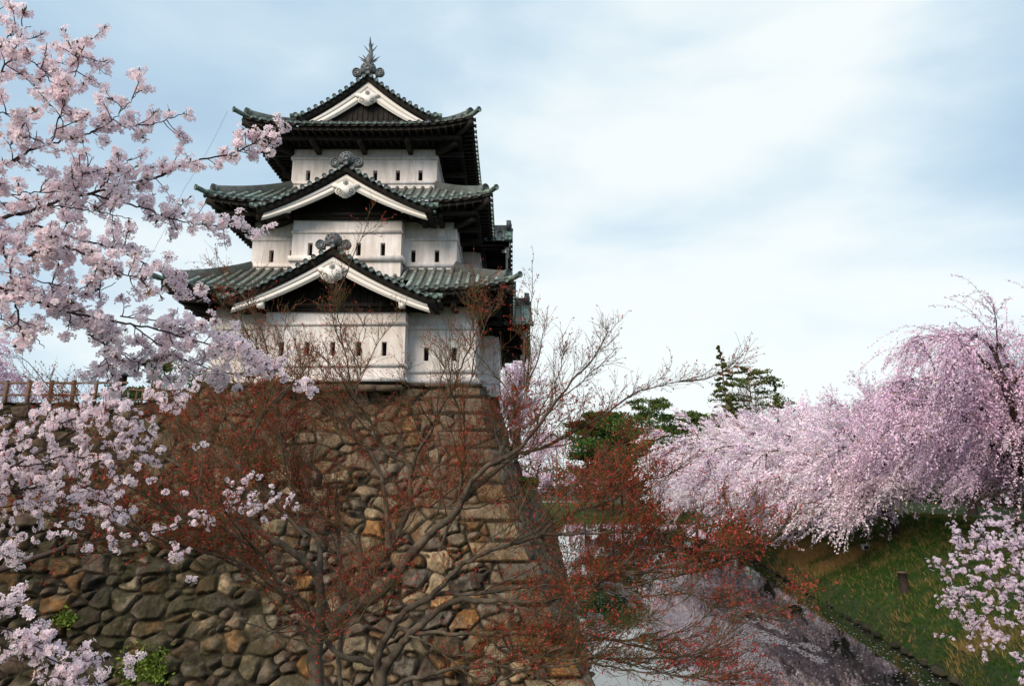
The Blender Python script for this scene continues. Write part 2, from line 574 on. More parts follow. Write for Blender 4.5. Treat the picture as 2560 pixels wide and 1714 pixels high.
    # hip ridges, corner beams and corner tiles
    for su in (-1, 1):
        for sv in (-1, 1):
            hm = MB(); cm = MB()
            vv = v0 if sv < 0 else v1
            def hp(t, dz=0):
                t = np.asarray(t, float)
                return np.stack([su * (A - ins_u * t), vv - sv * ins_v * t, we + rise * prof(t) + lift * np.clip(1 - t, 0, 2) ** 1.5 + dz], -1)
            tt = np.linspace(.1, 1, 12)
            P = hp(tt)
            D = np.gradient(P, axis=0); D[:, 2] = 0; D /= np.linalg.norm(D, axis=1)[:, None]
            R = np.stack([-D[:, 1], D[:, 0], 0 * D[:, 0]], -1)
            pr = [(-.13, -.05), (-.13, .27), (-.08, .31), (-.07, .37), (0, .41), (.07, .37), (.08, .31), (.13, .27), (.13, -.05)]
            G = np.stack([P + R * a + np.array([0, 0, b_]) for a, b_ in pr], 1)
            cc = np.ones((len(tt), len(pr), 3)) * (1.25 - .55 * np.clip(tt * 2.2 - .4, 0, 1))[:, None, None] * np.array([.85, .9, .86])
            hm.strip(G, cc)
            hm.add(G[0], [tuple(range(len(pr)))])
            # rounds at the end of the ridge
            d = -D[0]
            c0 = P[0] + np.array([0, 0, .24])
            hm.tube([c0 - d * .05, c0 + d * .14], .2, 12, True, (1.2, 1.3, 1.25))
            hm.tube([c0 + d * .13, c0 + d * .17], .13, 12, True, (.7, .7, .7))
            cbuild(hm, 'hip_ridge', M['ridge'], r)
            P = hp(np.linspace(.12, -.0, 4), .06)
            e_ = P[-1] + d * .42 + np.array([0, 0, .07])
            cm.tube(np.vstack([P, e_]), .115, 10, True, (1.15, 1.3, 1.2))
            cm.tube([e_ - d * .03, e_ + d * .04], .14, 10, True, (.75, .85, .8))
            cbuild(cm, 'corner_tile', M['copper'], r)
            bm_ = MB()
            a_ = hp(0.02, -.36); b_ = hp(0.02, -.36) - d * 0
            w_ = np.array([su * (A - oh), vv - sv * oh, we - .34])
            bm_.beam(w_, a_, .2, .26)
            m_ = w_ * .45 + a_ * .55; m2 = w_.copy(); m_[2] = we - .55; m2[2] = we - .55
            bm_.beam(m2, m_, .22, .26)
            cbuild(bm_, 'corner_beam', M['wood'], r)
    return r


roof1 = skirt('lowest roof', 7.6, -1.75, 16.25, 15.62, 1.78, 2.7, 2.85, .42, 1.7, (-5, -3.6, 3.6, 5, -6.8, 6.8), cut=3.05)
roof2 = skirt('middle roof', 6.55, -.7, 15.2, 20.1, 2.02, 2.85, 3.1, .40, 1.7, (-4.2, 3.4, 4.2, -5.8, 5.8, 2.0, -2.0), cut=2.7)
roof3 = skirt('skirt of the top roof', 5.65, .45, 14.05, 24.62, 1.02, 1.95, 1.95, .46, 1.95, (-2.35, 0, 2.35, -4.7, 4.7))


def gcurve(s): return s * (1.30 - .30 * s)


def spiral(mb, cx, cz, y, r0, r1, turns, sgn, rad, T, c=None, a0=0.0):
    th = np.linspace(0, turns * 2 * pi, 26)
    r = np.linspace(r0, r1, 26)
    P = np.stack([cx + sgn * r * np.cos(th + a0), np.full(26, y), cz + r * np.sin(th + a0)], 1)
    mb.tube(P, rad, 5, True, c, T)


def end_tile(xc, z, y, w, T, parent):
    """ogre tile closing a ridge: arched plate between two scrolls"""
    mb = MB()
    k = w / 1.5
    arch = [(xc + .37 * k * cos(a), z + .26 * k + .37 * k * sin(a)) for a in np.linspace(-.55, pi + .55, 17)]
    arch = [(x, max(zz, z - .02)) for x, zz in arch]
    mb.plate(arch, y, y + .22, T, (1, 1, 1))
    arch2 = [(xc + .23 * k * cos(a), z + .27 * k + .23 * k * sin(a)) for a in np.linspace(0, 2 * pi, 14)[:-1]]
    mb.plate(arch2, y - .05, y + .02, T, (.35, .35, .38))
    spiral(mb, xc, z + .27 * k, y - .06, .17 * k, .05 * k, 1.2, 1, .03 * k, T, (1.2, 1.2, 1.2))
    for a in np.linspace(.3, pi - .3, 6):
        c0 = np.array([xc + .31 * k * cos(a), y - .03, z + .26 * k + .31 * k * sin(a)])
        mb.tube(T(np.array([c0 - (0, .02, 0), c0 + (0, .04, 0)])), .035 * k, 6, True, (1.2, 1.2, 1.2))
    for sx in (-1, 1):
        cx, cz = xc + sx * .55 * k, z + .1 * k
        P = T(np.array([(cx, y + .03, cz), (cx, y + .2, cz)]))
        mb.tube(P, .215 * k, 14, True, (.9, .9, .92))
        spiral(mb, cx, cz, y + .02, .20 * k, .04 * k, 1.5, -sx, .028 * k, T, (1.5, 1.55, 1.55), pi / 2)
        mb.plate([(xc + sx * .35 * k, z - .12 * k), (cx, cz - .2 * k), (cx + sx * .1 * k, cz + .02), (xc + sx * .3 * k, z + .3 * k)][::sx], y + .05, y + .19, T, (.9, .9, .9))
    # round tile poking out in the middle
    P = T(np.array([(xc, y - .16, z + .02), (xc, y + .05, z + .04)]))
    mb.tube(P, .12 * k, 12, True, (1.2, 1.3, 1.25))
    return cbuild(mb, 'ridge_end_tile', M['bronze'], parent)


def pendant(xc, z, y, k, T, parent):
    """white carved gable pendant with two scrolls and a flower boss"""
    half = [(.0, .10), (.16, .20), (.34, .07), (.52, .10), (.64, .02), (.60, -.07), (.44, -.12), (.40, -.17), (.47, -.26), (.44, -.38), (.36, -.45), (.28, -.46), (.25, -.53), (.17, -.53), (.13, -.59), (.05, -.61)]
    poly = [(xc + x * k, z + zz * k) for x, zz in half] + [(xc - x * k, z + zz * k) for x, zz in half[::-1][:-1]]
    mb = MB(); mb.plate(poly[::-1], y, y + .07, T)
    p = cbuild(mb, 'gable_pendant', M['trim'], parent)
    dk = MB()
    for sx in (-1, 1):
        spiral(dk, xc + sx * .26 * k, z - .28 * k, y - .006, .15 * k, .03 * k, 1.35, sx, .014 * k, T, None, -2.6)
    for a in (-.12, 0, .12):
        dk.tube(T(np.array([(xc + a * k * .7, y - .004, z - .42 * k), (xc + a * k, y - .004, z - .54 * k)])), .008 * k, 4)
    cbuild(dk, 'scroll_line', M['wood'], p)
    fb = MB()
    for i in range(6):
        a = i / 6 * 2 * pi + .5
        c0 = np.array([xc + .075 * k * cos(a), y - .05, z + .14 * k + .075 * k * sin(a)])
        fb.tube(T(np.array([c0 + (0, .06, 0), c0, c0 - (0, .02, 0)])), [.055 * k, .05 * k, .02 * k], 8)
    c0 = np.array([xc, y - .09, z + .14 * k])
    fb.tube(T(np.array([c0 + (0, .05, 0), c0, c0 - (0, .03, 0)])), [.045 * k, .045 * k, .01 * k], 8)
    cbuild(fb, 'flower_boss', M['trim'], p)
    return p


def gable(label, xc, az, half, drop, y0, y1, bz, bhalf, bdrop, bw0, bw1, panel_y, beam, T, blocks=None, back=False, ornw=1.5, pend=1.0, ends=.0, dark_base=None):
    rs = np.random.RandomState(int(az * 10))
    tl = MB()
    X = np.linspace(-half, half, 41)
    Z = az - drop * gcurve(np.abs(X) / half)
    Z = Z + .10 * np.clip((np.abs(X) / half - .86) / .14, 0, 1) ** 2
    # upper skin and dark under skin
    Y = np.array([y0, y1])
    G = np.stack([np.stack([xc + X, np.full(41, y), Z], -1) for y in Y], 0)
    tl.strip(G, (.62, .6, .58), T)
    zf = lambda x: np.interp(np.abs(x), X[20:], Z[20:])
    # ribs running down the slope, one per SPC of depth, and the verge row in front
    nr = int((y1 - y0 - .3) / SPC)
    for k in range(nr + 1):
        y = y0 + .42 + k * SPC
        for sx in (-1, 1):
            xx = np.linspace(.12, half + .06, 12)
            P = np.stack([xc + sx * xx, np.full(12, y), zf(np.minimum(xx, half)) + .04], -1)
            g = np.clip(np.linspace(0, 1, 12) * 1.3 - .3 + rs.uniform(-.2, .2), 0, 1)[:, None]
            col = (np.array([1.5, 1.68, 1.56]) * g + np.array([.95, .8, .74]) * (1 - g)) * rs.uniform(.8, 1.2)
            tl.tube(T(P), .085, 7, True, np.repeat(col, 7, 0))
            tl.tube(T(np.array([P[-1] - (sx * .02, 0, 0), P[-1] + (sx * .03, 0, 0)])), .105, 9, True, (.6, .65, .62))
    arc = np.concatenate([[0], np.cumsum(np.hypot(np.diff(X[20:]), np.diff(Z[20:])))])
    nv = int(arc[-1] / .37)
    for yy, sg in ((y0, -1),) + (((y1, 1),) if back else ()):
        for k in range(nv + 1):
            s_ = arc[-1] - .05 - k * .37
            if s_ < .2: continue
            x = np.interp(s_, arc, X[20:])
            for sx in (-1, 1):
                z = float(zf(x)) + .02
                last = k == 0
                ln = .34
                P = np.array([(xc + sx * x, yy + sg * .05, z), (xc + sx * x, yy - sg * ln, z + .05)])
                br = rs.uniform(.8, 1.2)
                tl.tube(T(P), .088, 9, True, np.array([1.2, 1.5, 1.45]) * br)
                tl.tube(T(np.array([(xc + sx * x, yy + sg * .09, z), (xc + sx * x, yy + sg * .03, z)])), .112 if not last else .13, 11, True, (.55, .62, .66))
    # a rolled tile ending each eave
    for sx in (-1, 1):
        x = half + .05
        z = float(zf(half)) + .03
        P = np.array([(xc + sx * (x - .35), y0 + .12, z + .06), (xc + sx * (x + .22), y0 + .08, z + .02)])
        tl.tube(T(P), .115, 10, True, (1.0, 1.2, 1.12))
    g = cbuild(tl, 'gable', M['copper'], keep)
    g['label'] = label
    # dark boards between tiles and bargeboard, and the underside
    dk = MB()
    Xb = np.linspace(-half + .04, half - .04, 41)
    zt = zf(Xb) - .02
    for ya, yb, dz in ((y0 + .10, y0 + .34, .30), ):
        zl = zt - dz
        dk.strip(np.stack([np.stack([xc + Xb, np.full(41, ya), zt], -1), np.stack([xc + Xb, np.full(41, ya), zl], -1), np.stack([xc + Xb, np.full(41, yb), zl], -1)]), None, T)
        if back:
            dk.strip(np.stack([np.stack([xc + Xb, np.full(41, y1 - .1), zt], -1), np.stack([xc + Xb, np.full(41, y1 - .1), zl], -1)]), None, T)
    dk.strip(np.stack([np.stack([xc + Xb, np.full(41, y0 + .1), zt - .2], -1), np.stack([xc + Xb, np.full(41, y1 - .05), zt - .2], -1)]), None, T)
    # under purlins
    for f in (.35, .72):
        for sx in (-1, 1):
            x = half * f
            z = float(zf(x)) - .34
            dk.box(xc + sx * x - .09, xc + sx * x + .09, y0 + .32, panel_y + .1, z - .1, z + .1, T)
    cbuild(dk, 'gable_underside', M['wood'], g)
    # panel closing the gable, with its dark ground
    pn = MB()
    xs = np.linspace(-bhalf + .05, bhalf - .05, 31)
    top = bz - bdrop * gcurve(np.abs(xs) / bhalf) + .05
    bot = np.full(31, beam[0])
    top = np.maximum(top, bot + .02)
    pn.strip(np.stack([np.stack([xc + xs, np.full(31, panel_y), top], -1), np.stack([xc + xs, np.full(31, panel_y), bot], -1)]), None, T)
    for i in range(-12, 13):
        x = i * bhalf / 13
        zt_ = bz - bdrop * gcurve(abs(x) / bhalf) - .1
        if zt_ > beam[1]: pn.box(xc + x - .02, xc + x + .02, panel_y - .03, panel_y - .004, beam[1], zt_, T)
    cbuild(pn, 'gable_panel', M['wood'], g)
    if beam:
        bm_ = MB()
        bm_.box(xc - beam[2], xc + beam[2], panel_y - .22, panel_y + .12, beam[0], beam[1] - .04, T)
        bm_.box(xc - beam[2] - .1, xc + beam[2] + .1, panel_y - .32, panel_y - .225, beam[1] - .14, beam[1] + .02, T)
        cbuild(bm_, 'tie_beam', M['wood'], g)
    # white bargeboard: stepped mouldings following the curve, mitred at the top
    for yb, sgn in ((y0 + .2, 1),) + (((y1 - .3, -1),) if back else ()):
        bb = MB()
        n = 27
        xs = np.linspace(0, bhalf, n)
        zt_ = bz - bdrop * gcurve(xs / bhalf)
        wv = bw0 + (bw1 - bw0) * (xs / bhalf)
        for sx in (-1, 1):
            for a, b_, yo in ((0, .42, 0), (.42, .47, .03), (.47, .90, .018), (.90, 1.0, .045)):
                G = []
                yf = yb + yo * sgn
                for f, yy in ((a, yb + .12 * sgn), (a, yf), (b_, yf), (b_, yb + .12 * sgn)):
                    xo = xs - sx * 0
                    G.append(np.stack([xc + sx * (xs + (f * .16 * xs / bhalf)), np.full(n, yy), zt_ - wv * f], -1))
                G = np.array(G)
                if sx > 0: G = G[::-1]
                bb.strip(G, None, T)
            # the cut end
            xe = [xc + sx * (bhalf + f * .16) for f in (0, 1)]
            V = [(xe[0], yb, zt_[-1]), (xe[1], yb + .04 * sgn, zt_[-1] - bw1), (xe[1], yb + .12 * sgn, zt_[-1] - bw1), (xe[0], yb + .12 * sgn, zt_[-1])]
            bb.add(T(np.array(V)), [(0, 1, 2, 3)])
        if blocks:
            for bx, b0, b1 in blocks:
                bb.box(xc + bx - .13, xc + bx + .13, yb + .05, yb + .28, b0, b1, T)
        cbuild(bb, 'bargeboard', M['trim'], g)
    if pend: pendant(xc, bz - bw0 - .02, y0 + .12, pend, T, g)
    # ridge
    rd = MB()
    pr = [(-.15, -.05), (-.15, .24), (-.09, .28), (-.08, .34), (0, .39), (.08, .34), (.09, .28), (.15, .24), (.15, -.05)]
    G = np.array([[(xc + a, y, az + b_) for a, b_ in pr] for y in (y0 + .25, y1 - (.25 if back else 0))])
    rd.strip(G, (.8, .85, .82), T)
    if back: rd.add(T(G[1]), [tuple(range(9))])
    for i in range(int((y1 - y0) / .9)):
        y = y0 + .6 + i * .9
        rd.box(xc - .165, xc + .165, y, y + .05, az, az + .25, T, (.6, .6, .6))
    cbuild(rd, 'ridge', M['ridge'], g)
    end_tile(xc, az + .04, y0 + .05, ornw, T, g)
    return g


g1 = gable('lower front gable', -.12, 17.32, 4.48, 2.3, -2.3, 2.0, 16.94, 4.06, 2.05, .56, .40, -.82, (14.8, 15.12, 3.15), ident, [(-3.0, 14.72, 14.96), (3.0, 14.72, 14.96)])
g2 = gable('upper front gable', -.02, 21.66, 3.98, 2.1, -1.2, 3.2, 21.26, 3.6, 1.8, .54, .38, .28, (19.5, 19.8, 2.62), ident, [(-2.65, 19.5, 19.75), (2.65, 19.5, 19.75)])
g3 = gable('main gable of the top roof', .06, 28.25, 3.62, 2.5, 1.85, 12.65, 27.92, 3.45, 2.52, .80, .44, 2.32, (25.3, 25.62, 2.9), ident, None, back=True, ornw=1.65)
g4 = gable('lower side gable', 0, 17.32, 4.48, 2.3, -2.6, 2.0, 16.94, 4.06, 2.05, .56, .40, -.86, (14.8, 15.12, 3.1), TS1, [(-3.0, 14.72, 14.96), (3.0, 14.72, 14.96)])
g5 = gable('upper side gable', 0, 21.66, 3.98, 2.1, -2.6, 1.9, 21.26, 3.6, 1.8, .54, .38, -.86, (19.5, 19.8, 2.6), TS2, [(-2.65, 19.5, 19.75), (2.65, 19.5, 19.75)])

# descending ridges beside the top gable
for sx in (-1, 1):
    mb = MB()
    xs = np.linspace(.5, 3.5, 14)
    z = 28.25 - 2.5 * gcurve(xs / 3.62)
    pr = [(-.11, -.02), (-.11, .16), (-.06, .23), (.06, .23), (.11, .16), (.11, -.02)]
    G = np.array([[(.06 + sx * x, 2.55 + a, zz + b_) for a, b_ in pr] for x, zz in zip(xs, z)])
    mb.strip(G, (1.2, 1.35, 1.2))
    mb.add(G[-1], [tuple(range(6))])
    mb.tube([G[-1].mean(0) + (0, 0, .06), G[-1].mean(0) + (sx * .15, 0, .03)], .15, 12, True, (1.1, 1.2, 1.1))
    cbuild(mb, 'descending_ridge', M['ridge'], g3)

# shachihoko on the ridge: head down, tail in the air
fs = MB()
fx, fy, fz = .06, 2.15, 28.95
path = [(0, .0, -.25), (0, -.10, .0), (0, -.10, .25), (0, .05, .5), (0, .22, .75), (0, .22, 1.0), (0, .08, 1.22), (0, -.06, 1.4), (0, -.08, 1.6)]
P = np.array(path) + (fx, fy, fz)
fs.tube(P, [.18, .20, .19, .165, .13, .095, .065, .04, .01], 10)
fs.box(fx - .2, fx + .2, fy - .2, fy + .25, fz - .35, fz - .05)


def spike(a, b, w):
    a = np.array(a) + (fx, fy, fz); b = np.array(b) + (fx, fy, fz)
    fs.tube([a, (a * .45 + b * .55) + (0, 0, -.01), b], [w, w * .7, .006], 5)


for sx in (-1, 1):
    spike((sx * .1, 0, .18), (sx * .58, -.12, .42), .05)
    spike((sx * .1, 0, .12), (sx * .46, -.10, .24), .05)
    spike((sx * .1, -.05, .22), (sx * .34, -.2, .46), .045)
    spike((sx * .08, .1, .3), (sx * .28, .1, .40), .04)
    spike((sx * .06, .15, .85), (sx * .36, .1, 1.22), .045)
    spike((sx * .08, -.2, 0), (sx * .2, -.38, .12), .05)
    spike((sx * .04, .1, 1.15), (sx * .12, .2, 1.42), .05)
for i in range(5):
    spike((0, .28 + .02 * i, .3 + .15 * i), (0, .46 + .02 * i, .42 + .15 * i), .04)
cbuild(fs, 'ridge_fish', M['bronze'], keep)

# thin lightning wires hanging from the left corners of the roofs
wm = MB()
for a, b in (((-6.25, .15, 25.1), (-7.3, -1.1, 20.55)), ((-7.3, -1.1, 20.55), (-8.4, -2.1, 16.0))):
    a, b = np.array(a), np.array(b)
    P = [a + (b - a) * t + np.array([0, 0, -.25 * sin(pi * t)]) for t in np.linspace(0, 1, 9)]
    wm.tube(P, .006, 4)
cbuild(wm, 'lightning_wire', M['bronze'], keep)
# dark gap of timber sills between the plaster and the stone
sl = MB()
sl.box(-5.95, 5.95, .06, 14.4, 11.62, 11.78)
sl.box(-3.15, 2.8, -.84, .06, 11.6, 11.72)
cbuild(sl, 'sill_beam', M['wood'], keep)
# ------------------------------------------------------------------ stone walls
TOPW = 11.62                      # top of the keep's base
XC = OX                           # world x of the keep axis


def batter(h, H=11.62, B=4.25): return B * np.clip(1 - h / H, 0, 1.1) ** 1.45


def stone_field(x, h, seed, cw=1.08, ch=.68, flat=None, quoin=None):
    """relief and colour of a dry stone wall at surface coordinates (x along, h up)"""
    wx = x + .13 * (fbm(x * .9, h * .9, seed + 5) - .5) * 2
    wh = h + .12 * (fbm(x * .9 + 31, h * .9 + 7, seed + 6) - .5) * 2
    F1 = np.full(x.shape, 9.); F2 = np.full(x.shape, 9.)
    I1 = np.zeros(x.shape, np.int64); J1 = np.zeros(x.shape, np.int64); K1 = np.zeros(x.shape, np.int64)
    SX = np.zeros(x.shape); SH = np.zeros(x.shape)
    for lev, (gx, gh) in enumerate(((cw, ch), (cw * .55, ch * .58))):
        ci = np.floor(wh / gh).astype(np.int64)
        for dj in (-1, 0, 1):
            j = ci + dj
            off = (j % 2) * .5 * gx + hash2(j, j * 3 + 1, seed + 77 + lev) * gx * .6
            ii = np.floor((wx - off) / gx).astype(np.int64)
            for di in (-1, 0, 1):
                i = ii + di
                sx = off + (i + .5 + (hash2(i, j, seed + lev * 9) - .5) * .72) * gx
                sh = (j + .5 + (hash2(i, j, seed + 1 + lev * 9) - .5) * .6) * gh
                if lev == 0:
                    r = hash2(i, j, seed + 2) * .11
                else:
                    r = np.where(hash2(i, j, seed + 3) < .55, -.06 - .11 * hash2(i, j, seed + 4), -9.)
                an = (hash2(i, j, seed + 8) - .5) * .9
                dx, dh = wx - sx, wh - sh
                ex = dx * np.cos(an) + dh * np.sin(an); eh = -dx * np.sin(an) + dh * np.cos(an)
                asp = 1.1 + .75 * hash2(i, j, seed + 12)
                d = np.sqrt((ex / asp) ** 2 + (eh * 1.08) ** 2) - r
                new = d < F1
                F2 = np.where(new, F1, np.minimum(F2, d))
                F1 = np.where(new, d, F1)
                I1 = np.where(new, i, I1); J1 = np.where(new, j, J1); K1 = np.where(new, lev, K1)
                SX = np.where(new, dx, SX); SH = np.where(new, dh, SH)
    gap = F2 - F1
    if quoin is not None:           # long corner stones laid alternately
        dcor = quoin
        cj = np.floor(h / .74).astype(np.int64)
        L = np.where(cj % 2 == 0, 2.05, 1.15) + .25 * (hash2(cj, 3, seed) - .5)
        ins = dcor < L
        fy = h / .74 - cj
        e_ = np.minimum(np.minimum(fy, 1 - fy) * .74, np.abs(L - dcor)) * 1.6
        gap = np.where(ins, e_, np.minimum(gap, np.abs(L - dcor) * 1.6 + .0))
        I1 = np.where(ins, 9000, I1); J1 = np.where(ins, cj, J1); K1 = np.where(ins, 0, K1)
        SX = np.where(ins, dcor - L / 2, SX); SH = np.where(ins, (fy - .5) * .74, SH)
    H1 = lambda k: hash2(I1 * 7 + K1 * 3, J1 * 5 + K1, seed + k)
    ed = np.clip((gap - .02 - .05 * H1(29)) / (.05 + .11 * H1(28)), 0, 1)
    ed = ed ** .8
    small = (K1 == 1)
    p1 = (H1(20) - .5) * .75 * SX + (H1(21) - .5) * 1.0 * SH
    p2 = (H1(22) - .5) * 1.1 * SX + (H1(23) - .5) * 1.5 * SH + (H1(24) - .3) * .14
    p3 = -np.abs(SX * np.cos(H1(25) * 6) + SH * np.sin(H1(25) * 6) + .1) * .6 + .08
    facet = np.minimum(np.minimum(p1, p2 + .05), p3 + .05)
    dome = -.03 * (SX ** 2 * .7 + SH ** 2 * 1.6)
    amp = 1.0 if flat is None else (1 - .72 * flat)
    q = 1.0
    if quoin is not None: q = np.where(dcor < L, .35, 1.0)
    disp = .34 * ed * (1 if flat is None else (1 - .45 * flat)) + (facet + dome + .24 * (H1(26) - .5)) * amp * q * ed
    disp = disp - np.where(small, .06, 0) + .15 * (fbm(x * 3.2, h * 3.2, seed + 40, 4) - .5) * ed
    # colour of the stone itself
    c = H1(30); v = .5 + .65 * H1(31)
    pal = np.array([(.21, .165, .12), (.14, .118, .10), (.25, .155, .08), (.28, .155, .06), (.27, .235, .175), (.13, .095, .075), (.19, .145, .095), (.11, .098, .088), (.17, .13, .11), (.20, .175, .12), (.33, .27, .19)])
    idx = np.minimum((c ** .95 * len(pal)).astype(int), len(pal) - 1)
    colr = pal[idx] * v[..., None] * np.array([1.06, .97, .86])
    pat = fbm(x * 3.0 + 9, h * 3.0, seed + 50, 5)
    colr = colr * (.15 + 1.75 * pat)[..., None]
    lich = np.clip((fbm(x * 3.1, h * 3.1 + 5, seed + 51, 5) - .56) * 9, 0, 1)[..., None] * .45
    colr = colr * (1 - lich) + lich * np.array([.26, .235, .19])
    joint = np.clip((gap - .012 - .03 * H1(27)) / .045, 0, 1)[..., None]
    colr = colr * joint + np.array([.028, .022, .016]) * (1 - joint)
    return disp, colr, gap


# front face ----------------------------------------------------------
XL = -26.0                        # left end, world x
nh, nx = 310, 860
hh = np.linspace(0, 1, nh)
q = np.linspace(0, 1, nx)
HH, QQ = np.meshgrid(hh, q, indexing='ij')
HT = TOPW - .75 * np.clip((-13.9 - (XL + (XC + 6.1 - XL) * QQ)) / 2.2, 0, 1)    # the wall steps down left of the keep
HH = -.5 + (HT + .5) * HH
XCOR = XC + 6.12 + batter(HH)
XX = XL + (XCOR - XL) * QQ
flat = np.clip((HH - 7.2) / 1.6, 0, 1)
flat = np.maximum(flat, np.clip((XX + 6.2) / 2.5, 0, 1) * np.clip((HH - 5.0) / 1.5, 0, 1))
dcor = XCOR - XX
big = 1.0 + .35 * flat
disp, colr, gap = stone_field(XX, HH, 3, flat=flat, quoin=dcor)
# the rebuilt upper part is browner and more even, the left foot is mossy, the left end darker
up = flat[..., None] * .55
colr = colr * (1 - up) + up * (np.array([.17, .122, .085]) * (.75 + .6 * fbm(XX * .8, HH * 1.1, 90)[..., None])) * np.clip(gap / .06, .2, 1)[..., None]
mo = np.clip((fbm(XX * .55, HH * .55, 70) - .42) * 4, 0, 1) * np.clip((-7.5 - XX) / 6, 0, 1) * np.clip((9.0 - HH) / 4, .15, 1)
mo2 = np.clip((fbm(XX * 2.1, HH * 2.1, 75) - .5) * 6, 0, 1) * .5 * np.clip((-3 - XX) / 4, 0, 1)
mo = np.clip(mo * np.clip((fbm(XX * 2.6, HH * 3.4, 71, 5) - .40) * 7, 0, 1) + mo2, 0, .8)[..., None]
colr = colr * (1 - mo) + mo * np.array([.055, .052, .024])
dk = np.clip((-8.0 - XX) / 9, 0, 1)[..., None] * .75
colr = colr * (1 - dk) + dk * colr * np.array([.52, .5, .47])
YF = OY - .25 - batter(HH)
n_y, n_z = -.93, .36
ST = MB()
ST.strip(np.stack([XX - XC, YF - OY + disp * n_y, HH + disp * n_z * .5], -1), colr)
# side face, running away from the corner ----------------------------
YB = OY + 16.6
ny = 420
qv = np.linspace(0, 1, ny) ** 1.35
HS, QS = np.meshgrid(np.linspace(-.5, TOPW, 170), qv, indexing='ij')
YC0 = OY - .25 - batter(HS)
YS = YC0 + (YB - YC0) * QS
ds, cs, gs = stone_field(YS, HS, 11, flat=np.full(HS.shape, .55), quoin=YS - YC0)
pch = np.clip((fbm(YS * .35, HS * .6, 21) - .45) * 4, 0, 1)[..., None]
cs = cs * (1 - .5 * pch) + .5 * pch * np.array([.20, .17, .13]) * np.clip(gs / .05, .2, 1)[..., None]
XS = XC + 6.12 + batter(HS) + .045 * (YS - YC0)
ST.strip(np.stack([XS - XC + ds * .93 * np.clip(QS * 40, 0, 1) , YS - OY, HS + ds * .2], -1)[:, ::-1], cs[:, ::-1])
# coping stones and terrace on top
tp = [(-6.6, -.25), (6.15, -.25), (6.9, YB - OY), (-6.6, YB - OY)]
ST.add([(a, b, TOPW - .04) for a, b in tp], [(0, 1, 2, 3)], (.12, .09, .06))
ST.add([(XL - XC, -.45, TOPW - .78), (-8.5, -.45, TOPW - .78), (-6.6, -.3, TOPW - .04), (-6.6, YB - OY, TOPW - .04), (-8.5, YB - OY, TOPW - .78), (XL - XC, YB - OY, TOPW - .78)], [(0, 1, 4, 5), (1, 2, 3, 4)], (.12, .10, .06))
ST.add([(6.95, YB - OY, TOPW), (6.95, YB - OY, -1), (XL - XC, YB - OY, -1), (XL - XC, YB - OY, TOPW)], [(0, 1, 2, 3)], (.12, .10, .08))
cr_ = RS
x = -6.3
while x < 6.0:
    w = cr_.uniform(.5, 1.3)
    if not (-3.3 < x + w / 2 < 2.9):
        ST.box(x, x + w - .04, -.52 + cr_.uniform(-.06, .06), .1, TOPW - .05, TOPW + cr_.uniform(.03, .16), None, np.array([.15, .11, .08]) * cr_.uniform(.6, 1.3))
    else:
        ST.box(x, x + w - .04, -1.15 + cr_.uniform(-.05, .05), .1, TOPW - .3, TOPW - .02 - cr_.uniform(0, .1), None, np.array([.15, .11, .08]) * cr_.uniform(.6, 1.3))
    x += w
base = ST.build('stone_base', M['stone'], None, False, loc=(XC, OY, 0))
tag(base, 'tall battered dry stone wall of brown and orange boulders carrying the keep', 'stone wall')

# lower wall running on along the moat ------------------------------
LW = MB()
h2 = 7.7
HS, QS = np.meshgrid(np.linspace(-.5, h2, 90), np.linspace(0, 1, 700), indexing='ij')
YS = YB - .5 + (128 - YB) * QS
XS = XC + 6.12 + batter(HS) + .045 * (YS - (OY - .25 - batter(HS))) + .06
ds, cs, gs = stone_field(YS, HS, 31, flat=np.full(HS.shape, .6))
gm = (np.clip((HS - 5.6) / 1.6, 0, 1) * np.clip((fbm(YS * .25, HS * .9, 8) - .34) * 5, 0, 1))[..., None]
cs = cs * (1 - gm * .8) + gm * .8 * np.array([.07, .11, .02])
og = np.clip((fbm(YS * .3 + 40, HS * .5, 9) - .5) * 6, 0, 1)[..., None]
cs = cs * (1 - og * .6) + og * .6 * np.array([.24, .13, .05])
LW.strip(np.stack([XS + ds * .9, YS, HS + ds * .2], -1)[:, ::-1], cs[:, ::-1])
xt = XC + 6.12 + float(batter(np.array(h2))) + .045 * (YB - 29); xe = xt + .045 * (128 - YB)
LW.add([(xt + .3, YB - .5, h2 - .02), (xe + .3, 128, h2 - .02), (xe - 3, 128, h2 - .02), (xt - 3, YB - .5, h2 - .02)], [(0, 1, 2, 3)], (.07, .10, .03))
LW.add([(xe + 3.3, 128, -.5), (xe - 3, 128, -.5), (xe - 3, 128, h2), (xe + .3, 128, h2)], [(0, 1, 2, 3)], (.12, .10, .08))
lw = LW.build('moat_wall', M['stone'], None, True)
tag(lw, 'lower stone wall with grass on its top running along the moat past the keep', 'stone wall')
# ------------------------------------------------------------------ ground, water, banks
def xr(y):  # right water edge
    return np.interp(y, [10, 27.7, 56.4, 85.4, 120, 150, 175], [13.5, 16.8, 21.7, 26.7, 33.0, 38.5, 60])


YFAR = 150.0
mb = MB(); mb.add([(-4000, -400, -1.0), (4000, -400, -1.0), (4000, 6000, -1.0), (-4000, 6000, -1.0)], [(0, 1, 2, 3)])
tag(mb.build('ground', M['earth']), kind='structure')

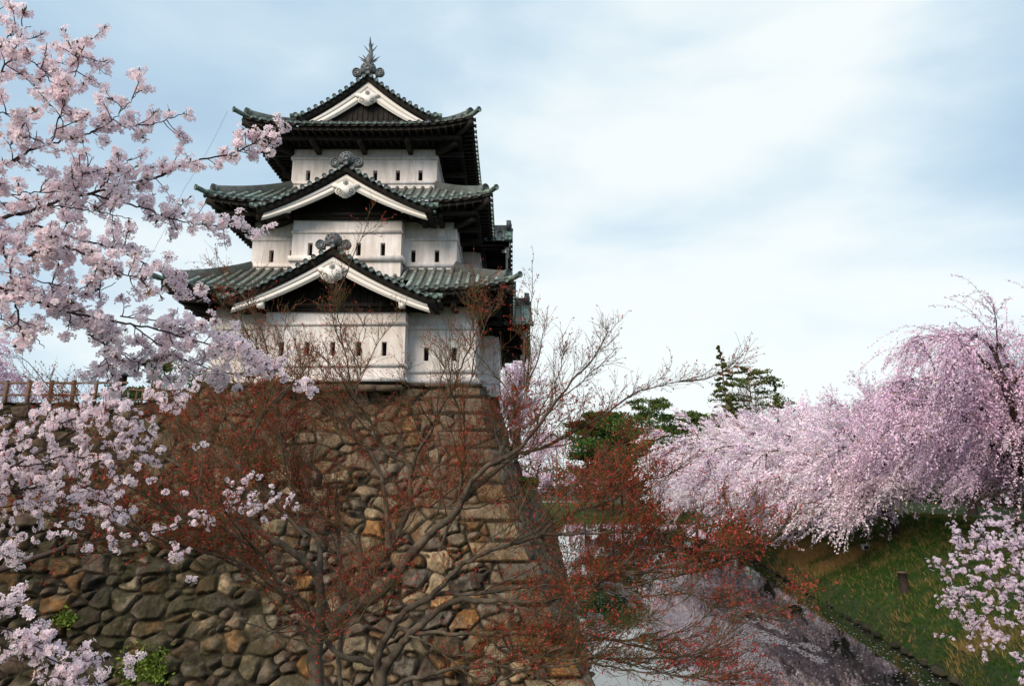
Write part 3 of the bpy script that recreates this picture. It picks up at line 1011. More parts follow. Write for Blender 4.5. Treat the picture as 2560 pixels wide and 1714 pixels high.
wm_ = bpy.data.materials.new('moat_water'); wm_.use_nodes = True
t_ = wm_.node_tree; nd, lk = t_.nodes, t_.links
b = nd["Principled BSDF"]
b.inputs["Base Color"].default_value = (.012, .014, .010, 1)
b.inputs["Roughness"].default_value = .03
b.inputs["IOR"].default_value = 1.33
b.inputs["Specular IOR Level"].default_value = 1.0
b.inputs["Coat Weight"].default_value = .6
b.inputs["Coat Roughness"].default_value = .02
b.inputs["Coat IOR"].default_value = 1.8
tcn = nd.new("ShaderNodeTexCoord"); mpn = nd.new("ShaderNodeMapping"); mpn.inputs["Scale"].default_value = (1.0, .35, 1)
lk.new(tcn.outputs["Object"], mpn.inputs[0])
tx = nd.new("ShaderNodeTexNoise"); tx.inputs["Scale"].default_value = 1.6; tx.inputs["Detail"].default_value = 4
lk.new(mpn.outputs[0], tx.inputs[0])
bn = nd.new("ShaderNodeBump"); bn.inputs["Strength"].default_value = .07; bn.inputs["Distance"].default_value = .05
lk.new(tx.outputs["Fac"], bn.inputs["Height"]); lk.new(bn.outputs[0], b.inputs["Normal"]); lk.new(bn.outputs[0], b.inputs["Coat Normal"])
mb = MB(); mb.add([(-60, 12, 0), (90, 12, 0), (90, 200, 0), (-60, 200, 0)], [(0, 1, 2, 3)])
tag(mb.build('water', wm_), kind='structure')


def bank_h(d, y, x):
    """height of the right bank at a distance d in from the water edge"""
    n = fbm(x * .25, y * .25, 55) - .5
    h = .95 * np.clip(d / .55, 0, 1) + 3.9 * np.clip((d - .3) / 9.2, 0, 1) ** .85
    return h + n * .5 * np.clip(d, 0, 1) + .12 * (fbm(x * 1.4, y * 1.4, 56) - .5) * np.clip(d * 2, 0, 1)


def rbank(x, y):
    x = np.asarray(x, float); y = np.asarray(y, float)
    return bank_h(x - xr(y), y, x)


ys = np.concatenate([np.linspace(8, 70, 260), np.linspace(70.4, 175, 180)[1:]])
ds_ = np.concatenate([[-.9, -.25, 0], np.linspace(.08, 11, 80), np.geomspace(11.3, 1500, 50)])
DD, YY = np.meshgrid(ds_, ys, indexing='ij')
eg = .35 * (fbm(YY * .8, YY * 0, 57) - .5) + .12 * (fbm(YY * 4, YY * 0, 58) - .5)
Xb = xr(YY) + DD + eg * np.clip(1.5 - DD, 0, 1)
Zb = np.where(DD < 0, DD * 1.1, bank_h(np.maximum(DD, 0), YY, Xb))
mb = MB(); mb.strip(np.stack([Xb, YY, Zb], -1)[:, ::-1])
tag(mb.build('right_bank', M['grassland'], None, True), kind='structure')

# far bank beyond the end of the moat, and everything behind it
xs = np.concatenate([np.linspace(-40, 60, 90), np.geomspace(62, 3000, 20)])
dd = np.concatenate([[-1, -.2, 0, .3, 1, 2, 4, 7, 10, 14, 20], np.geomspace(26, 4500, 30)])
DD, X_ = np.meshgrid(dd, xs, indexing='ij')
Y_ = YFAR + 5 * np.sin(X_ * .05 + 1) * np.clip(1 - np.abs(X_) / 200, 0, 1) + DD
Z_ = np.where(DD < 0, DD, .25 * np.clip(DD / .3, 0, 1) + 1.75 * np.clip((DD - .3) / 20, 0, 1)) + .15 * (fbm(X_ * .2, Y_ * .2, 60) - .5)
mb = MB(); mb.strip(np.stack([X_, Y_, Z_], -1)[:, ::-1])
tag(mb.build('far_bank', M['grassland'], None, True), kind='structure')
mb = MB(); mb.box(-30, 21, 214, 228, 1.9, 2.16)
tag(mb.build('far_path', M['gravel']), kind='structure')
# castle grounds left and behind
mb = MB()
G = []
for y in np.linspace(YB - 1, 200, 12):
    G.append([(x, y, 7.55 if y < 130 else 7.55 - (y - 130) * .08) for x in (-900, -120, -40, -15, min(1.2 + (y - 46) * .045, 4) - .2)])
mb.strip(np.array(G)[:, :, :])
tag(mb.build('castle_grounds', M['grassland'], None, True), kind='structure')
mb = MB()
xs = np.linspace(-400, -26.2, 10); yy = np.array([16, 30, 36, 60, 100])
G = [[(x, y, 10.4) for x in list(xs) + [-14]] for y in (35, 50, 70, 100)]
mb.strip(np.array(G))
tag(mb.build('upper_castle_grounds', M['grassland'], None, True), kind='structure')
# near bank under the camera, where the maple and the cherries root
xs = np.linspace(-60, 60, 60); yy = np.array([-60, -20, 0, 3, 6, 8, 10, 12, 13.5, 15, 17, 19, 21, 22])
Xn, Yn = np.meshgrid(xs, yy, indexing='ij')
Zn = np.interp(Yn, [-60, 3, 8, 12, 15, 21, 22], [5.8, 5.6, 3.9, 3.4, 2.0, -.2, -.9]) + .2 * (fbm(Xn * .3, Yn * .3, 61) - .5)
mb = MB(); mb.strip(np.stack([Xn, Yn, Zn], -1))
tag(mb.build('near_bank', M['grassland'], None, True), kind='structure')
# path on top of the right bank
ys = np.linspace(20, 150, 60)
xc_ = xr(ys) + 19.5
mb = MB(); mb.strip(np.stack([np.stack([xc_ + o, ys, np.interp(np.full(60, 1.), [0, 1], [4.62, 4.62]) + .0 * ys], -1) for o in (-2.5, 8)], 0)[::-1])
tag(mb.build('bank_path', M['gravel']), kind='structure')

# stones and lumps along the water line of the right bank ------------
mb = MB()
for i in range(260):
    y = 26 + 80 * RS.rand() ** 1.3
    x = float(xr(y)) + RS.uniform(-.15, .3)
    r = RS.uniform(.05, .34) * RS.uniform(.5, 1)
    th = np.linspace(0, 2 * pi, 7)[:-1]; P = []
    for k, (zz, rr) in enumerate(((-.2, .8), (.15, 1), (.5, .75), (.72, .3))):
        P.append([(x + r * rr * RS.uniform(.8, 1.2) * cos(a), y + r * 1.5 * rr * RS.uniform(.8, 1.2) * sin(a), r * zz + .08) for a in th] )
    G = np.array(P); G = np.concatenate([G, G[:, :1]], 1)
    c = np.array([.05, .048, .03]) * RS.uniform(.4, 1.4)
    mb.strip(G, c); mb.add(G[-1, :6], [(0, 1, 2, 3, 4, 5)], c)
tag(mb.build('edge_stones', M['stone'], None, True), 'mossy stones lining the water edge of the right bank', 'edge stones', kind='stuff')


def blades(n, px, py, pz, L, wd, cols, lean, rs, k=3):
    """n tufts of k blades as single triangles"""
    m = n * k
    x = np.repeat(px, k) + rs.normal(0, .05, m); y = np.repeat(py, k) + rs.normal(0, .05, m); z = np.repeat(pz, k) - .02
    l = np.repeat(L, k) * rs.uniform(.6, 1.2, m)
    a = rs.uniform(0, 2 * pi, m)
    dx = np.cos(a) * wd; dy = np.sin(a) * wd
    lx = rs.normal(lean[0], .35, m) * l; ly = rs.normal(lean[1], .35, m) * l
    V = np.stack([np.stack([x - dx, y - dy, z], -1), np.stack([x + dx, y + dy, z], -1), np.stack([x + lx, y + ly, z + l], -1)], 1).reshape(-1, 3)
    F = np.arange(m * 3).reshape(-1, 3)
    return V, F, np.repeat(np.repeat(cols, k, 0), 3, 0)


n = 120000
yy = 17 + 83 * RS.rand(n) ** 1.6
dd = RS.rand(n) ** .9 * 13
xx = xr(yy) + dd
zz = rbank(xx, yy)
dry = np.clip((fbm(xx * .22, yy * .16, 80) - .60) * 8, 0, 1) * np.clip(1.3 - dd / 7, 0, 1)
dry = np.clip(dry + (RS.rand(n) < .07) * .8 + .9 * np.exp(-((yy - 66) / 11) ** 2 - ((dd - 2.4) / 1.5) ** 2), 0, 1)[:, None]
sc_ = np.clip(yy / 40, .8, 2.2)
cols = (np.array([.032, .086, .009]) * (1 - dry) + np.array([.33, .21, .08]) * dry) * RS.uniform(.6, 1.4, (n, 1))
V, F, C = blades(n, xx, yy, zz, RS.uniform(.08, .2, n) * (1 + dry[:, 0] * .9) * sc_ ** .5, .012 * 1.6, cols, (-.35, -.1), RS)
mb = MB(); mb.add(V, F, C)
tag(mb.build('grass', M['blade']), 'short green and straw coloured grass on the sloping right bank', 'grass', kind='stuff')
n = 9000
yy = RS.uniform(151, 200, n); xx = RS.uniform(0, 60, n)
V, F, C = blades(n, xx, yy, 1.9 * np.clip((yy - 151) / 20, 0, 1) + .1, RS.uniform(.15, .4, n), .04, np.array([.10, .14, .03]) * RS.uniform(.6, 1.4, (n, 1)), (0, 0), RS)
mb = MB(); mb.add(V, F, C)
tag(mb.build('grass_across_the_water', M['blade']), 'mown grass on the low far bank at the end of the moat', 'grass', kind='stuff')

# petals drifting on the water ---------------------------------------
n = 90000
yy = 26 + 70 * RS.rand(n) ** 1.5
u = RS.rand(n)
xl_ = 2.8 + (yy - 27.7) * .05
xx = xl_ + .3 + (xr(yy) - xl_ - .4) * u
keep_ = fbm(xx * .5, yy * .22, 91) + .3 * (fbm(xx * 2, yy * .7, 92) - .5) + .20 * np.exp(-((u - .52) / .2) ** 2) * np.clip((44 - yy) / 12, 0, 1) - .12 * np.clip((u - .7) * 5, 0, 1)
k_ = (keep_ > .67) | (RS.rand(n) < .035)
xx, yy = xx[k_], yy[k_]; m = len(xx)
s_ = RS.uniform(.025, .055, m) * np.clip(yy / 30, 1, 1.5); a = RS.normal(0, .5, m)
V = np.stack([np.stack([xx + s_ * np.cos(a + b_) * f, yy + s_ * np.sin(a + b_) * f, np.full(m, .006)], -1) for b_, f in ((0, 1), (1.3, .7), (pi, 1), (-1.3, .7))], 1).reshape(-1, 3)
mb = MB(); mb.add(V, np.arange(m * 4).reshape(-1, 4), np.repeat(np.array([.9, .86, .9]) * RS.uniform(.5, 1.0, (m, 1)), 4, 0))
tag(mb.build('floating_petals', M['petal']), 'pale cherry petals drifting on the dark moat water', 'petals', kind='stuff')
# ------------------------------------------------------------------ branches and blossom
def smooth_path(pts, n):
    P = np.array(pts, float); K = len(P)
    d = np.concatenate([[0], np.cumsum(np.linalg.norm(np.diff(P, axis=0), axis=1))])
    t = np.linspace(0, d[-1], n)
    # Catmull-Rom through the points
    Q = np.vstack([2 * P[0] - P[1], P, 2 * P[-1] - P[-2]])
    out_ = []
    for x in t:
        i = min(max(int(np.searchsorted(d, x, 'right')) - 1, 0), K - 2)
        u = (x - d[i]) / max(d[i + 1] - d[i], 1e-9)
        p0, p1, p2, p3 = Q[i], Q[i + 1], Q[i + 2], Q[i + 3]
        out_.append(.5 * ((2 * p1) + (-p0 + p2) * u + (2 * p0 - 5 * p1 + 4 * p2 - p3) * u * u + (-p0 + 3 * p1 - 3 * p2 + p3) * u ** 3))
    return np.array(out_)


def twigs(mb, P, R, n=3, c=None):
    """many thin tubes at once: P (N, K, 3), R (N, K)"""
    Nn, K = P.shape[:2]
    D = np.gradient(P, axis=1); D /= np.linalg.norm(D, axis=2, keepdims=True) + 1e-9
    ref = np.array([.31, .44, .84]); A = np.cross(D, ref); A /= np.linalg.norm(A, axis=2, keepdims=True) + 1e-9
    B = np.cross(D, A)
    th = np.arange(n) / n * 2 * pi
    V = P[:, :, None, :] + R[:, :, None, None] * (A[:, :, None, :] * np.cos(th)[None, None, :, None] + B[:, :, None, :] * np.sin(th)[None, None, :, None])
    idx = np.arange(Nn * K * n).reshape(Nn, K, n)
    a = idx[:, :-1, :]; b_ = np.roll(idx, -1, 2)[:, :-1, :]; c_ = np.roll(idx, -1, 2)[:, 1:, :]; d = idx[:, 1:, :]
    F = np.stack([a, b_, c_, d], -1).reshape(-1, 4)
    if c is not None and np.ndim(c) == 2: c = np.repeat(c, K * n, 0)
    mb.add(V.reshape(-1, 3), F, c)


def norm(v): return v / (np.linalg.norm(v, axis=-1, keepdims=True) + 1e-9)


def curve_twigs(p, d, L, K, rs, up=0.0, wob=.25):
    """N curved twigs: start p, direction d, length L"""
    Nn = len(p)
    P = np.zeros((Nn, K, 3)); P[:, 0] = p
    d = norm(d).copy(); st = (L / (K - 1))[:, None]
    for k in range(1, K):
        d = norm(d + rs.normal(0, wob, (Nn, 3)) + np.array([0, 0, up]))
        P[:, k] = P[:, k - 1] + d * st
    return P


def along(P, t):
    """points and directions at parameters t (N, m) in 0..1 on curves P (N, K, 3)"""
    Nn, K = P.shape[:2]
    x = np.clip(t * (K - 1), 0, K - 1.001); i = x.astype(int); f = (x - i)[..., None]
    r = np.arange(Nn)[:, None]
    a, b_ = P[r, i], P[r, i + 1]
    return a + (b_ - a) * f, norm(b_ - a)


# ------------------------------------------------------------------ the maple
rs = np.random.RandomState(21)
maple = empty('maple_tree', (-3.6, 9.2, 3.3))
tag(maple, 'bare many-branched maple with tiny red leaf buds spreading in front of the stone wall', 'maple tree')
MO = np.array([-3.6, 9.2, 3.3])
LIMBS = [  # photo-space course of each limb, distances at both ends, thickness at both ends
    ([(800, 1900), (793, 1714), (786, 1650), (800, 1590), (851, 1538), (885, 1498), (912, 1448), (970, 1371), (1000, 1320), (1026, 1261)], 9.4, 9.9, 58, 15),
    ([(800, 1590), (806, 1524), (798, 1448), (782, 1424), (748, 1390), (706, 1363), (666, 1340), (626, 1305), (576, 1275), (552, 1245), (503, 1202), (451, 1165), (399, 1138), (353, 1122), (292, 1110), (255, 1098), (218, 1073)], 9.5, 8.6, 34, 4),
    ([(798, 1448), (801, 1379), (790, 1340), (751, 1317), (720, 1294), (690, 1262), (671, 1214), (650, 1180)], 9.6, 10.2, 20, 6),
    ([(766, 1343), (720, 1290), (677, 1236), (640, 1200), (607, 1171), (560, 1150), (524, 1132), (500, 1100), (475, 1070), (440, 1030)], 9.7, 10.6, 12, 3),
    ([(830, 1560), (877, 1519), (943, 1485), (996, 1427), (1033, 1379), (1080, 1330), (1137, 1282), (1167, 1221), (1182, 1200), (1213, 1169), (1277, 1133), (1305, 1114), (1335, 1077), (1381, 1016), (1412, 976), (1442, 937), (1478, 905), (1500, 868), (1518, 832)], 9.4, 7.9, 44, 2.0),
    ([(1160, 1246), (1195, 1212), (1228, 1188), (1286, 1136), (1335, 1126), (1397, 1099), (1443, 1074), (1500, 1044), (1560, 1000), (1600, 978), (1660, 962), (1710, 950)], 9.3, 8.4, 20, 2.0),
    ([(970, 1371), (968, 1282), (953, 1190), (944, 1166), (922, 1123), (889, 1096), (873, 1074), (837, 1038), (800, 1007), (775, 975), (745, 930)], 9.7, 10.6, 18, 3.5),
    ([(1026, 1261), (1026, 1206), (1029, 1175), (1011, 1151), (984, 1142), (953, 1114), (938, 1090), (925, 1053), (895, 1013), (876, 955), (868, 900), (855, 850), (845, 790), (838, 740)], 9.9, 9.2, 15, 2),
    ([(1029, 1180), (1042, 1132), (1063, 1102), (1081, 1074), (1094, 1035), (1118, 995), (1137, 958), (1152, 915), (1178, 860), (1195, 810), (1200, 760)], 9.9, 9.0, 12, 2),
    ([(1045, 1228), (1062, 1200), (1085, 1172), (1121, 1148), (1152, 1126), (1198, 1108), (1244, 1090), (1300, 1080)], 9.9, 9.6, 11, 3),
    ([(873, 1074), (880, 1050), (886, 1020), (890, 980), (900, 940), (905, 880)], 10.4, 10.9, 8, 2),
    ([(1100, 1375), (1115, 1330), (1137, 1282), (1150, 1220), (1161, 1166), (1161, 1084), (1161, 1007), (1173, 961), (1190, 920)], 9.3, 8.6, 10, 2.5),
    ([(1000, 1275), (1045, 1267), (1167, 1270), (1213, 1261), (1259, 1243), (1320, 1224), (1412, 1221), (1480, 1200), (1540, 1190)], 9.6, 8.6, 8, 2.5),
    # darker trunk on the right, nearer
    ([(935, 1900), (943, 1714), (948, 1630), (970, 1585), (996, 1545), (1022, 1519), (1062, 1498), (1102, 1464), (1149, 1413), (1181, 1398), (1243, 1368), (1291, 1358), (1339, 1341), (1383, 1334), (1441, 1334), (1527, 1331), (1612, 1332), (1700, 1335)], 8.4, 7.2, 32, 3),
    ([(1330, 1345), (1373, 1317), (1381, 1307), (1443, 1276), (1500, 1261), (1560, 1230), (1600, 1205), (1660, 1190)], 7.9, 7.2, 9, 3),
    ([(955, 1740), (956, 1683), (983, 1638), (1022, 1590), (1062, 1551), (1115, 1511), (1162, 1495), (1192, 1501), (1247, 1501), (1339, 1505), (1407, 1491), (1476, 1474), (1527, 1433), (1595, 1433), (1646, 1420), (1715, 1408), (1780, 1390)], 8.2, 6.9, 30, 3),
    ([(1490, 1470), (1510, 1467), (1578, 1464), (1646, 1447), (1715, 1433), (1800, 1400)], 7.3, 6.9, 10, 2.5),
    ([(1395, 1488), (1418, 1478), (1476, 1443), (1527, 1415), (1560, 1380), (1600, 1350)], 7.6, 7.8, 9, 2.5),
    ([(1500, 1470), (1550, 1482), (1612, 1488), (1715, 1484), (1766, 1505), (1828, 1532), (1890, 1540)], 7.3, 6.7, 7, 2),
    ([(1080, 1495), (1100, 1481), (1168, 1484), (1237, 1478), (1305, 1467), (1373, 1478), (1407, 1481), (1440, 1470), (1500, 1440)], 8.0, 7.6, 14, 6),
    ([(946, 1660), (904, 1648), (864, 1643), (832, 1622), (808, 1590), (790, 1559), (764, 1516), (742, 1485), (706, 1456), (679, 1427), (653, 1387), (621, 1361), (582, 1337), (530, 1306), (485, 1303), (440, 1290)], 8.3, 7.4, 19, 3),
    ([(742, 1485), (698, 1474), (653, 1437), (600, 1406), (537, 1385), (466, 1376), (414, 1367), (347, 1349), (280, 1335), (200, 1330)], 7.9, 7.0, 12, 2.5),
    ([(795, 1600), (758, 1538), (713, 1490), (666, 1466), (600, 1419), (552, 1398), (520, 1370), (470, 1350), (440, 1320), (380, 1290)], 8.6, 8.0, 13, 3),
    ([(612, 1380), (601, 1352), (579, 1300), (576, 1266), (595, 1220), (601, 1183), (598, 1150), (622, 1101), (637, 1076), (650, 1030)], 7.8, 8.3, 8, 2.5),
    ([(970, 1760), (1009, 1704), (1062, 1688), (1128, 1672), (1168, 1669), (1247, 1662), (1305, 1645), (1373, 1638), (1442, 1642), (1544, 1645), (1646, 1645), (1740, 1640)], 7.9, 6.6, 15, 3),
    ([(1247, 1662), (1305, 1676), (1356, 1696), (1400, 1720), (1450, 1750)], 7.3, 7.0, 9, 4),
    ([(1200, 1735), (1237, 1710), (1305, 1676), (1373, 1659), (1442, 1645), (1510, 1662), (1595, 1676), (1681, 1686), (1780, 1702)], 7.0, 6.4, 9, 2.5),
    ([(980, 1590), (1000, 1566), (1036, 1582), (1088, 1580), (1199, 1585), (1220, 1583), (1305, 1583), (1373, 1590), (1442, 1604), (1510, 1597), (1595, 1614), (1681, 1631), (1790, 1652)], 8.1, 6.6, 14, 3),
    ([(1199, 1585), (1225, 1598), (1257, 1624), (1305, 1638), (1350, 1640), (1420, 1625), (1500, 1640), (1580, 1660)], 7.6, 7.0, 8, 2.5),
    ([(1022, 1590), (1036, 1592), (1075, 1611), (1128, 1651), (1168, 1683), (1190, 1710), (1210, 1740)], 7.8, 7.2, 7, 3),
    ([(1237, 1482), (1254, 1491), (1305, 1518), (1383, 1542), (1442, 1573), (1527, 1597), (1610, 1600), (1700, 1600)], 7.5, 6.9, 7, 2.5),
    ([(1330, 1650), (1359, 1638), (1407, 1617), (1476, 1638), (1544, 1650), (1640, 1675), (1720, 1690)], 7.2, 6.6, 7, 2.5),
    ([(862, 1860), (853, 1714), (845, 1643), (852, 1600), (860, 1540), (862, 1470), (855, 1420), (846, 1370), (850, 1300), (842, 1240)], 10.6, 11.0, 15, 6),
    ([(752, 1317), (735, 1240), (712, 1160), (700, 1080), (688, 990), (675, 920), (660, 845), (640, 790), (620, 755)], 9.9, 9.4, 9, 3),
    ([(712, 1180), (708, 1122), (702, 1061), (690, 1018), (680, 960), (700, 900)], 10.2, 10.6, 6, 2),
    ([(745, 1270), (720, 1140), (690, 1100), (659, 1076), (625, 1037), (564, 1000), (520, 970)], 10.0, 10.8, 9, 3),
    ([(905, 1460), (900, 1400), (880, 1350), (850, 1310), (800, 1290), (760, 1240), (740, 1190)], 9.7, 10.3, 9, 3),
    ([(1062, 1330), (1090, 1290), (1100, 1240), (1080, 1180), (1070, 1120)], 9.5, 10, 6, 2),
    ([(1245, 1165), (1260, 1110), (1270, 1060), (1300, 1010), (1320, 960), (1330, 910)], 8.9, 8.6, 6, 2),
    ([(1340, 1075), (1350, 1030), (1375, 985), (1400, 930), (1410, 880)], 8.6, 8.2, 5, 2),
    ([(600, 1551), (660, 1570), (720, 1590), (770, 1606), (815, 1602), (860, 1575), (905, 1545), (950, 1526)], 7.6, 7.9, 3, 4),
]
tr = MB(); tw = MB(); bu = MB()
starts, dirs, lens, fracs = [], [], [], []
for pts, ya, yb, wa, wb in LIMBS:
    K = len(pts)
    dd = np.array([0] + [math.dist(pts[i], pts[i + 1]) for i in range(K - 1)]).cumsum(); dd /= dd[-1]
    W3 = [at(px, py, ya + (yb - ya) * t) for (px, py), t in zip(pts, dd)]
    n = max(10, K * 4)
    P = smooth_path(W3, n)
    seg = np.linalg.norm(P[-1] - P[0])
    P[2:-1] += rs.normal(0, .006, (n - 3, 3))
    t = np.linspace(0, 1, n)
    R = (wa + (wb - wa) * t ** .52) / 2 * (ya + (yb - ya) * t) / FPX
    R = R * (1 + .10 * np.sin(t * 40 + rs.rand() * 6) * rs.rand())
    tr.tube(P - MO, R, 9 if wa > 12 else 6)
    total = np.linalg.norm(np.diff(P, axis=0), axis=1).sum()
    t0 = .45 if wa > 25 else (.25 if wa > 10 else .12)
    m = int(total * (1 - t0) / .065)
    for k in range(m):
        f = t0 + (1 - t0) * (k + rs.rand()) / m
        x = f * (n - 1.001); i = int(x)
        p = P[i] + (P[i + 1] - P[i]) * (x - i); d = norm(P[min(i + 2, n - 1)] - P[i])
        starts.append(p); dirs.append(d); lens.append(rs.uniform(.30, .85) * (1.05 - .35 * f)); fracs.append(f)
    for k in range(3):
        starts.append(P[-1]); dirs.append(norm(P[-1] - P[-3])); lens.append(rs.uniform(.4, .8)); fracs.append(1)
starts, dirs, lens = np.array(starts), np.array(dirs), np.array(lens)
lens = lens * np.where((starts[:, 2] > 8.9) & (starts[:, 0] > 0), .55, np.where(starts[:, 2] > 9.3, .75, 1.0))
# middle sized side branches fanning out of the limbs
w_ = np.where(starts[:, 0] > .3, .28, 1.0) * np.where(starts[:, 2] > 8.8, .35, 1.0) * np.where(starts[:, 2] < 6.4, .5, 1); sel = rs.choice(len(starts), 190, replace=False, p=w_ / w_.sum())
p0, d0 = starts[sel], dirs[sel]
sd_ = norm(np.cross(d0, rs.normal(0, 1, (190, 3)) + np.array([0, .8, 0])))
sd_[:, 2] = np.abs(sd_[:, 2]) * np.where(rs.rand(190) < .8, 1, -.4)
sd_[:, 2] *= np.where(p0[:, 0] > .3, .3, .8)
P0 = curve_twigs(p0, d0 * rs.uniform(.7, 1.2, (190, 1)) + sd_ * rs.uniform(.4, .9, (190, 1)), rs.uniform(.6, 1.5, 190), 10, rs, up=.04, wob=.13)
twigs(tr, P0 - MO, rs.uniform(.007, .012, 190)[:, None] * np.linspace(1, .35, 10)[None], 5)
t0_ = rs.uniform(.2, 1, (190, 9)); pa, da = along(P0, t0_)
starts = np.concatenate([starts, pa.reshape(-1, 3)]); dirs = np.concatenate([dirs, da.reshape(-1, 3)]); lens = np.concatenate([lens, rs.uniform(.2, .6, 190 * 9)])
m = len(starts)
side = norm(np.cross(dirs, rs.normal(0, 1, (m, 3)) + np.array([0, .6, .0])))
side[:, 2] = np.abs(side[:, 2]) * np.where(rs.rand(m) < .78, 1, -.6)
side[:, 2] *= np.where(starts[:, 0] > .3, .4, .9)
d1 = norm(dirs * rs.uniform(.6, 1.3, (m, 1)) + side * rs.uniform(.5, 1.0, (m, 1)))
P1 = curve_twigs(starts, d1, lens * np.where(starts[:, 0] > .3, .75, 1), 7, rs, up=.03, wob=.16)
r1 = rs.uniform(.003, .0052, m)[:, None] * np.linspace(1, .4, 7)[None]
col = np.array([.9, .75, .6]) * rs.uniform(.6, 1.5, (m, 1)); g_ = rs.rand(m) < .4; col[g_] *= np.array([.9, 1.15, .6])
twigs(tw, P1 - MO, r1, 3, col)
mm = 7
t = np.sort(rs.uniform(.15, 1.0, (m, mm)), 1)
p2, dd2 = along(P1, t); p2 = p2.reshape(-1, 3); dd2 = dd2.reshape(-1, 3); n2 = len(p2)
side = norm(np.cross(dd2, rs.normal(0, 1, (n2, 3))))
side[:, 2] += .25
P2 = curve_twigs(p2, dd2 * 1.0 + side * .8, rs.uniform(.07, .28, n2), 4, rs, up=.08, wob=.18)
twigs(tw, P2 - MO, np.full(n2, .0026)[:, None] * np.linspace(1, .5, 4)[None], 3, np.repeat(col, mm, 0) * rs.uniform(.8, 1.2, (n2, 1)))


def leaflets(mb, p, d, L, wd, cols, rs, droop=.4):
    """small lance shaped folded leaves: four vertex diamonds"""
    k = len(p)
    d = norm(d + rs.normal(0, .55, (k, 3)) + np.array([0, 0, -droop]))
    s_ = norm(np.cross(d, rs.normal(0, 1, (k, 3))))
    V = np.stack([p, p + d * (L * .5)[:, None] + s_ * (wd)[:, None], p + d * L[:, None], p + d * (L * .5)[:, None] - s_ * wd[:, None]], 1).reshape(-1, 3)
    mb.add(V, np.arange(k * 4).reshape(-1, 4), np.repeat(cols, 4, 0))


t3 = rs.uniform(.35, 1.0, (n2, 3)); t3[:, 0] = 1.0
p3, d3 = along(P2, t3); p3 = p3.reshape(-1, 3); d3 = d3.reshape(-1, 3)
# fewer buds out on the thin sky-side twigs, a dense red middle band
K3 = len(p3)
pyx = p3[:, 2]
dens = .42 + 1.0 * np.clip(fbm(p3[:, 0] * .9 + 50, p3[:, 2] * 1.9 + 50, 5) * 3 - 1.1, 0, 1)
dens *= np.where(p3[:, 2] > 8.6, .40, 1) * np.where(p3[:, 2] < 6.3, .65, 1)
ok = rs.rand(K3) < dens
p3, d3 = p3[ok], d3[ok]
for rep in range(2):
    k = len(p3)
    c = np.array([1.0, 1.0, 1.0]) * rs.uniform(.55, 1.5, (k, 1)); g_ = rs.rand(k) < .15; c[g_] = c[g_] * np.array([.8, 2.0, .9])
    leaflets(bu, p3 - MO + rs.normal(0, .008, (k, 3)), d3, rs.uniform(.017, .040, k), rs.uniform(.004, .009, k), c, rs)
tr.build('trunk', M['bark'], maple, True)
tw.build('twigs', M['twig'], maple)
bu.build('leaf_buds', M['bud'], maple)
print('maple', m, n2, len(p3))

# ------------------------------------------------------------------ near cherry boughs (left)
def blossoms(mb, p, nrm, r, rs, cols):
    """five petalled flowers, petals slightly cupped; p (k,3), facing nrm"""
    k = len(p)
    nrm = norm(nrm)
    a = norm(np.cross(nrm, rs.normal(0, 1, (k, 3)))); b_ = np.cross(nrm, a)
    cup = rs.uniform(.05, .75, (k, 1))
    vs = []; cs = []
    for i in range(5):
        th = i * 2 * pi / 5
        u = a * cos(th) + b_ * sin(th); w = -a * sin(th) + b_ * cos(th)
        rr = r[:, None]
        j = rs.uniform(.85, 1.1, (k, 1))
        base_ = p + u * rr * .10
        l_ = p + (u * .62 + w * .36) * rr * j + nrm * rr * (cup * .34)
        tl_ = p + (u * 1.0 + w * .17) * rr * j + nrm * rr * (cup * .52)
        no = p + u * rr * .90 * j + nrm * rr * (cup * .45)
        tr_ = p + (u * 1.0 - w * .17) * rr * j + nrm * rr * (cup * .52)
        r_ = p + (u * .62 - w * .36) * rr * j + nrm * rr * (cup * .34)
        vs.append(np.stack([base_, l_, tl_, no, tr_, r_], 1))
        c6 = np.stack([cols * np.array([.94, .74, .79]), cols * 1.0, cols, cols * np.array([.98, .93, .95]), cols, cols], 1)
        cs.append(c6)
    V = np.stack(vs, 1).reshape(-1, 3); C = np.stack(cs, 1).reshape(-1, 3)
    i0 = np.arange(k * 5)[:, None] * 6
    F = np.concatenate([i0 + np.array([[0, 1, 2, 3]]), i0 + np.array([[0, 3, 4, 5]])])
    mb.add(V, F, C)


